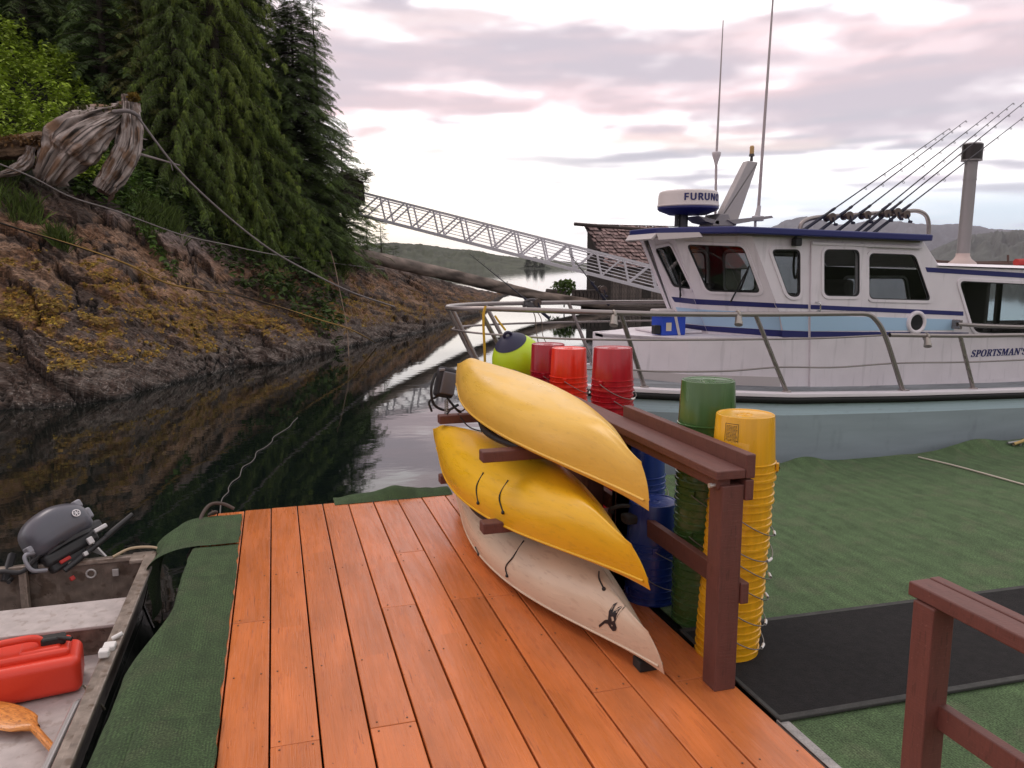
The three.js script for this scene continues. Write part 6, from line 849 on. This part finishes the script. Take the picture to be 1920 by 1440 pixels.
// rails
{
  const near = [V(1.62, 1.43, -7.62), V(1.66, 1.44, -7.3), V(1.86, 1.455, -6.98), V(2.25, 1.45, -6.68), V(2.93, 1.43, -6.42), V(3.8, 1.405, -6.38), V(4.8, 1.39, -6.38), V(5.38, 1.385, -6.38)];
  const pts = new THREE.CatmullRomCurve3(near, false, 'centripetal').getPoints(60); pts.push(V(5.56, 1.37, -6.38), V(5.66, 1.30, -6.38), V(5.74, 1.2, -6.38), V(6.03, 0.6, -6.38));
  put('rail', tube(pts, 0.024, 160, 10), steel, boat);
  const far = [V(1.62, 1.43, -7.6), V(1.72, 1.43, -7.95), V(2.1, 1.43, -8.3), V(2.83, 1.42, -8.6), V(4.5, 1.4, -8.84), V(7.5, 1.36, -8.88)]; put('rail', tube(far, 0.024, 90, 10), steel, boat);
  const mid = [V(1.66, 1.22, -7.62), V(1.78, 1.22, -7.2), V(2.0, 1.215, -6.9), V(2.4, 1.2, -6.62), V(3.0, 1.19, -6.42), V(4.2, 1.165, -6.38), V(5.0, 1.155, -6.38), V(5.77, 1.165, -6.38)]; put('mid_rail', tube(mid, 0.010, 90, 7), steel, boat);
  put('mid_rail', tube([V(1.66, 1.22, -7.6), V(1.85, 1.21, -8.05), V(2.5, 1.2, -8.45), V(4.5, 1.17, -8.82), V(6.5, 1.15, -8.86)], 0.012, 60, 7), steel, boat);
  put('wire', tube([V(2.35, 0.93, -6.62), V(2.6, 0.93, -6.5), V(3.05, 0.92, -6.4), V(3.2, 0.905, -6.38), V(4.0, 0.875, -6.38), V(4.55, 0.89, -6.38), V(5.2, 0.865, -6.38), V(5.9, 0.88, -6.38), V(6.8, 0.86, -6.38), V(7.8, 0.855, -6.38), V(9, 0.85, -6.38)], 0.0085, 120, 6), steel, boat);
  put('rail', tube([V(5.82, 1.165, -6.38), V(6.7, 1.135, -6.38), V(7.6, 1.12, -6.38), V(10, 1.07, -6.38)], 0.022, 60, 10), steel, boat);
  put('grab_rail', [tube([atZ(1795, 608, -6.62), atZ(1850, 611, -6.62), atZ(2040, 616, -6.62)], 0.021, 20, 10), bx(0.03, 0.1, 0.12, atZ(1793, 608, -6.7).x, atZ(1793, 608, -6.7).y, -6.69, 0.008)], steel, boat);
  const post = (a, b) => put('stanchion', [rod(a, b, 0.0215, 0.0215, 10), rod(b.clone().add(V(0, -0.004, 0)), b.clone().add(V(0, 0.012, 0)), 0.045, 0.04, 14)], steel, boat);
  const base = (x, s, inset = 0.03) => V(x, sheerY(x) + 0.008, CZ + s * (halfW(x) - inset));
  post(V(2.93, 1.43, -6.42), base(3.34, 1)); post(V(4.28, 1.395, -6.38), base(4.67, 1)); post(V(6.70, 1.135, -6.38), base(6.93, 1)); post(V(8.4, 1.1, -6.38), base(8.6, 1)); put('stanchion', bx(0.09, 0.012, 0.07, 6.04, sheerY(6.04) + 0.012, -6.38, 0.003), steel, boat);
  post(V(1.80, 1.452, -7.05), base(2.2, 1)); post(V(1.64, 1.44, -7.5), base(1.95, 0.6)); post(V(1.66, 1.43, -7.8), base(2.0, -0.8)); post(V(2.2, 1.43, -8.36), base(2.55, -1)); post(V(3.3, 1.415, -8.69), base(3.6, -1)); post(V(4.8, 1.395, -8.85), base(5.1, -1));
  const clamp1 = (x, y, z) => { const p = atZ(x, y, z); put('rail_clamp', [new THREE.TorusGeometry(0.032, 0.014, 8, 18).rotateY(PI / 2).translate(p.x, p.y - 0.01, z), rod(p.clone().add(V(0.0, -0.02, 0.01)), p.clone().add(V(-0.02, -0.085, 0.045)), 0.03, 0.034, 12), rod(p.clone().add(V(-0.015, -0.075, 0.04)), p.clone().add(V(-0.024, -0.1, 0.052)), 0.038, 0.038, 12)], std({ color: lin(0.34, 0.31, 0.28), roughness: 0.4, metalness: 0.5 }), boat); };
  clamp1(1384, 588, -6.38); clamp1(1737, 630, -6.38); clamp1(1151, 588, -6.42);
}
// rod holder frame on the roof
{
  const z = -7.35, p = (x, y, zz = z) => atZ(x, y, zz); const frame = [p(1499, 437), p(1503, 420), p(1516, 411), p(1600, 403), p(1690, 397), p(1722, 396), p(1736, 404), p(1741, 418), p(1741, 447)];
  put('rod_rack', [tube(frame, 0.024, 120, 10), rod(p(1512, 414, z), p(1512, 414, z - 0.9), 0.02, 0.02, 8)], steel, boat);
}
function fishingRod(label, butt, grip, tip, reelAt, group, reelUp = -1) {
  const t = thing('fishing_rod', label, 'fishing rod', butt.toArray(), 0, group), o = butt, d = tip.clone().sub(butt), L = d.length(); d.normalize(); const P = (s, w = 0) => d.clone().multiplyScalar(s * L).add(V(0, w, 0));
  const gr = grip.clone().sub(butt).length() / L, dk = std({ color: lin(0.012, 0.014, 0.035), roughness: 0.6 });
  put('handle', [rod(P(0), P(reelAt - 0.04), 0.019, 0.016, 10), rod(P(reelAt + 0.04), P(gr), 0.017, 0.012, 10), rod(P(gr - 0.05), P(gr - 0.015), 0.02, 0.015, 10)], dk, t); put('reel_seat', rod(P(reelAt - 0.05), P(reelAt + 0.05), 0.014, 0.014, 10), std({ color: lin(0.05, 0.05, 0.055), metalness: 0.6, roughness: 0.4 }), t);
  put('blank', [rod(P(gr - 0.02), P(0.65), 0.0085, 0.006, 7), rod(P(0.65), P(1), 0.006, 0.0032, 6)], std({ color: lin(0.035, 0.032, 0.04), roughness: 0.4 }), t);
  const up = d.clone().cross(V(0, 0, 1)).normalize().multiplyScalar(reelUp); if (up.y * reelUp < 0) up.negate();
  const gd = []; for (const s of [0.42, 0.55, 0.66, 0.75, 0.83, 0.9, 0.955, 1]) { const c = P(s).addScaledVector(up, 0.014 + 0.01 * (1 - s)); gd.push(new THREE.TorusGeometry(0.008 + 0.01 * (1 - s), 0.0026, 5, 12).applyQuaternion(new THREE.Quaternion().setFromUnitVectors(V(0, 0, 1), d)).translate(c.x, c.y, c.z)); } put('guide', gd, std({ color: lin(0.12, 0.11, 0.11), metalness: 0.6, roughness: 0.4 }), t);
  const rc = P(reelAt).addScaledVector(up, 0.05), sp = rod(rc.clone().add(V(0, 0, -0.045)), rc.clone().add(V(0, 0, 0.045)), 0.03, 0.03, 16); const reel = put('reel', [sp, rod(rc.clone().add(V(0, 0, -0.052)), rc.clone().add(V(0, 0, -0.035)), 0.045, 0.045, 18), rod(rc.clone().add(V(0, 0, 0.035)), rc.clone().add(V(0, 0, 0.055)), 0.045, 0.045, 18)], std({ color: lin(0.13, 0.10, 0.085), metalness: 0.5, roughness: 0.35 }), t);
  put('crank', [rod(rc.clone().add(V(0, 0, 0.06)), rc.clone().add(V(0.02, -0.075, 0.07)), 0.007, 0.006, 7), rod(rc.clone().add(V(0.02, -0.075, 0.065)), rc.clone().add(V(0.022, -0.08, 0.1)), 0.016, 0.014, 10)], dk, reel); return t;
}
{
  const q = (x, y) => atZ(x, y, -7.31), l = [[[1503, 434], [1549, 398], [1780, 241], 0.17], [[1533, 434], [1588, 392], [1811, 226], 0.17], [[1566, 436], [1627, 388], [1860, 210], 0.17], [[1600, 437], [1668, 382], [1900, 193], 0.17], [[1616, 438], [1685, 382], [1945, 172], 0.17], [[1634, 438], [1706, 382], [1945, 200], 0.17]];
  const w = ['leftmost fishing rod slanting from the roof rack', 'second fishing rod from the left in the roof rack', 'third fishing rod from the left in the roof rack', 'fourth fishing rod from the left in the roof rack', 'fifth fishing rod from the left, passing behind the stovepipe cap', 'rightmost fishing rod of the roof rack, nearest the stovepipe'];
  l.forEach(([a, b, c, r], i) => fishingRod(w[i], q(...a).add(V(0, 0, 0.02 * (i % 2))), q(...b), q(...c), r, 'fishing rods in the roof rack'));
  const z = -8.55, f = (x, y) => atZ(x, y, z); fishingRod('dark fishing rod leaning left from the bow rail before the water', f(1030, 597), f(985, 555), f(880, 476), 0.2, 'fishing rods at the bow rail', 1); const g = (x, y) => atZ(x, y, -8.8); fishingRod('short dark fishing rod leaning left in front of the shed wall', g(1142, 572), g(1108, 528), g(1066, 474), 0.25, 'fishing rods at the bow rail', 1);
  const strings = [tube([f(990, 572), f(1002, 590), f(1006, 625), f(1012, 658)], 0.006, 20, 5), tube([f(996, 572), f(1014, 596), f(1018, 630), f(1030, 652)], 0.005, 20, 5)]; tag(put('tangled_line', strings, std({ color: lin(0.2, 0.15, 0.11), roughness: 0.9 })), 'tangled cord hanging from the bow rail under the leaning rod', 'cord');
  tag(put('net_bundle', [bx(0.2, 0.07, 0.09, 0, 0, 0, 0.03, 3).rotateZ(-0.3), tube([V(-0.1, 0.03, 0), V(-0.02, 0.07, 0.05), V(0.06, 0.03, 0), V(0.0, -0.05, 0.05), V(-0.08, -0.04, 0)], 0.018, 30, 6, true)].map((g2) => { const p = f(998, 573); return g2.translate(p.x, p.y, p.z); }), std({ color: lin(0.1, 0.095, 0.1), roughness: 0.8 })), 'small grey bundle tied on the far bow rail', 'bundle');
}
{ // fender, strap, box on the trunk, things on the aft roof
  const c = atZ(971, 676, -6.5), t = thing('buoy_fender', 'round yellow green fender with a navy cap hanging inside the bow rail', 'fender', c.toArray()); const r = 0.225;
  const ball = grid(40, 28, (u, v) => { const a = u * 2 * PI, b = v * PI; return V(Math.sin(b) * Math.cos(a) * r, (Math.cos(b) * (1 + 0.15 * Math.pow(Math.max(0, Math.cos(b)), 4))) * r * 1.02, Math.sin(b) * Math.sin(a) * r); }); const capG = grid(40, 12, (u, v) => { const a = u * 2 * PI, b = 0.02 + v * 0.66; return V(Math.sin(b) * Math.cos(a) * (r + 0.003), Math.cos(b) * (1 + 0.15 * Math.pow(Math.cos(b), 4)) * r * 1.02 + 0.004, Math.sin(b) * Math.sin(a) * (r + 0.003)); });
  const q = new THREE.Euler(0.35, 0, 0.45); put('ball', ball, phy({ color: lin(0.50, 0.70, 0.012), roughness: 0.4, clearcoat: 0.1 }), t).rotation.copy(q); put('cap', capG, std({ color: lin(0.015, 0.016, 0.05), roughness: 0.5 }), t).rotation.copy(q); put('eye', new THREE.TorusGeometry(0.03, 0.014, 8, 16).translate(0, r * 1.2, 0), std({ color: lin(0.015, 0.016, 0.05), roughness: 0.5 }), t).rotation.copy(q);
  const s0 = atZ(909, 580, -6.9); tag(put('yellow_cord', tube([V(s0.x, s0.y + 0.03, s0.z + 0.03), V(s0.x - 0.02, s0.y - 0.04, s0.z + 0.035), V(s0.x - 0.01, s0.y - 0.4, s0.z + 0.03), V(s0.x, s0.y - 0.62, s0.z)], 0.012, 30, 7), std({ color: lin(0.6, 0.35, 0.03), roughness: 0.8 })), 'yellow cord hanging down from the bow rail left of the fender', 'rope'); const s1 = atZ(928, 592, -6.75); tag(put('yellow_cord', tube([s1, s1.clone().add(V(0.03, -0.05, 0.02)), s1.clone().add(V(0.09, -0.13, 0.03))], 0.01, 16, 6), std({ color: lin(0.6, 0.35, 0.03), roughness: 0.8 })), 'short yellow cord end below the bow rail right of the longer yellow cord', 'rope');
  const b = atZ(1253, 617, -7.35), x = thing('battery_box', 'bright blue plastic box with a white label and strap on the boat trunk', 'box', [b.x, 1.137, b.z]), bl = std({ color: lin(0.015, 0.06, 0.45), roughness: 0.45 });
  put('case', merge([bx(0.27, 0.2, 0.24, 0, 0.1, 0, 0.012, 2), bx(0.29, 0.025, 0.26, 0, 0.2, 0, 0.01, 2)]), bl, x); put('label', bx(0.06, 0.085, 0.004, -0.06, 0.09, 0.123, 0.001), std({ color: lin(0.62, 0.55, 0.42), roughness: 0.6 }), x); put('strap', bx(0.03, 0.25, 0.006, 0.06, 0.1, 0.125, 0.002).rotateZ(0.25), std({ color: lin(0.55, 0.5, 0.5), roughness: 0.6 }), x); put('black_socket', bx(0.07, 0.09, 0.08, -0.17, 0.06, 0.06, 0.01, 2), rubber, x); put('lid', merge([bx(0.2, 0.05, 0.2, -0.06, 0.24, -0.02, 0.02, 3)]), trimGrey, x);
  const k = atZ(1905, 492, -7.9); tag(put('red_roll', merge([rod(V(k.x, k.y, k.z), V(k.x + 1.2, k.y + 0.02, k.z), 0.045, 0.05, 14)]), std({ color: lin(0.4, 0.03, 0.025), roughness: 0.7 })), 'red roll lying on the aft cabin roof at the right edge', 'roll'); tag(put('pole_bundle', [rod(atZ(1745, 488, -8.2), atZ(1800, 492, -8.2), 0.012, 0.012, 6), rod(atZ(1820, 493, -8.2), atZ(2000, 496, -8.2), 0.016, 0.016, 6), rod(atZ(1745, 492, -8.3), atZ(1960, 490, -8.3), 0.012, 0.012, 6), rod(atZ(1890, 493, -8.2), atZ(1890, 478, -8.2), 0.014, 0.014, 6)], std({ color: lin(0.1, 0.06, 0.05), roughness: 0.8 })), 'thin dark poles lying along the aft cabin roof beside the stovepipe', 'poles');
}
renderer.render(scene, camera);
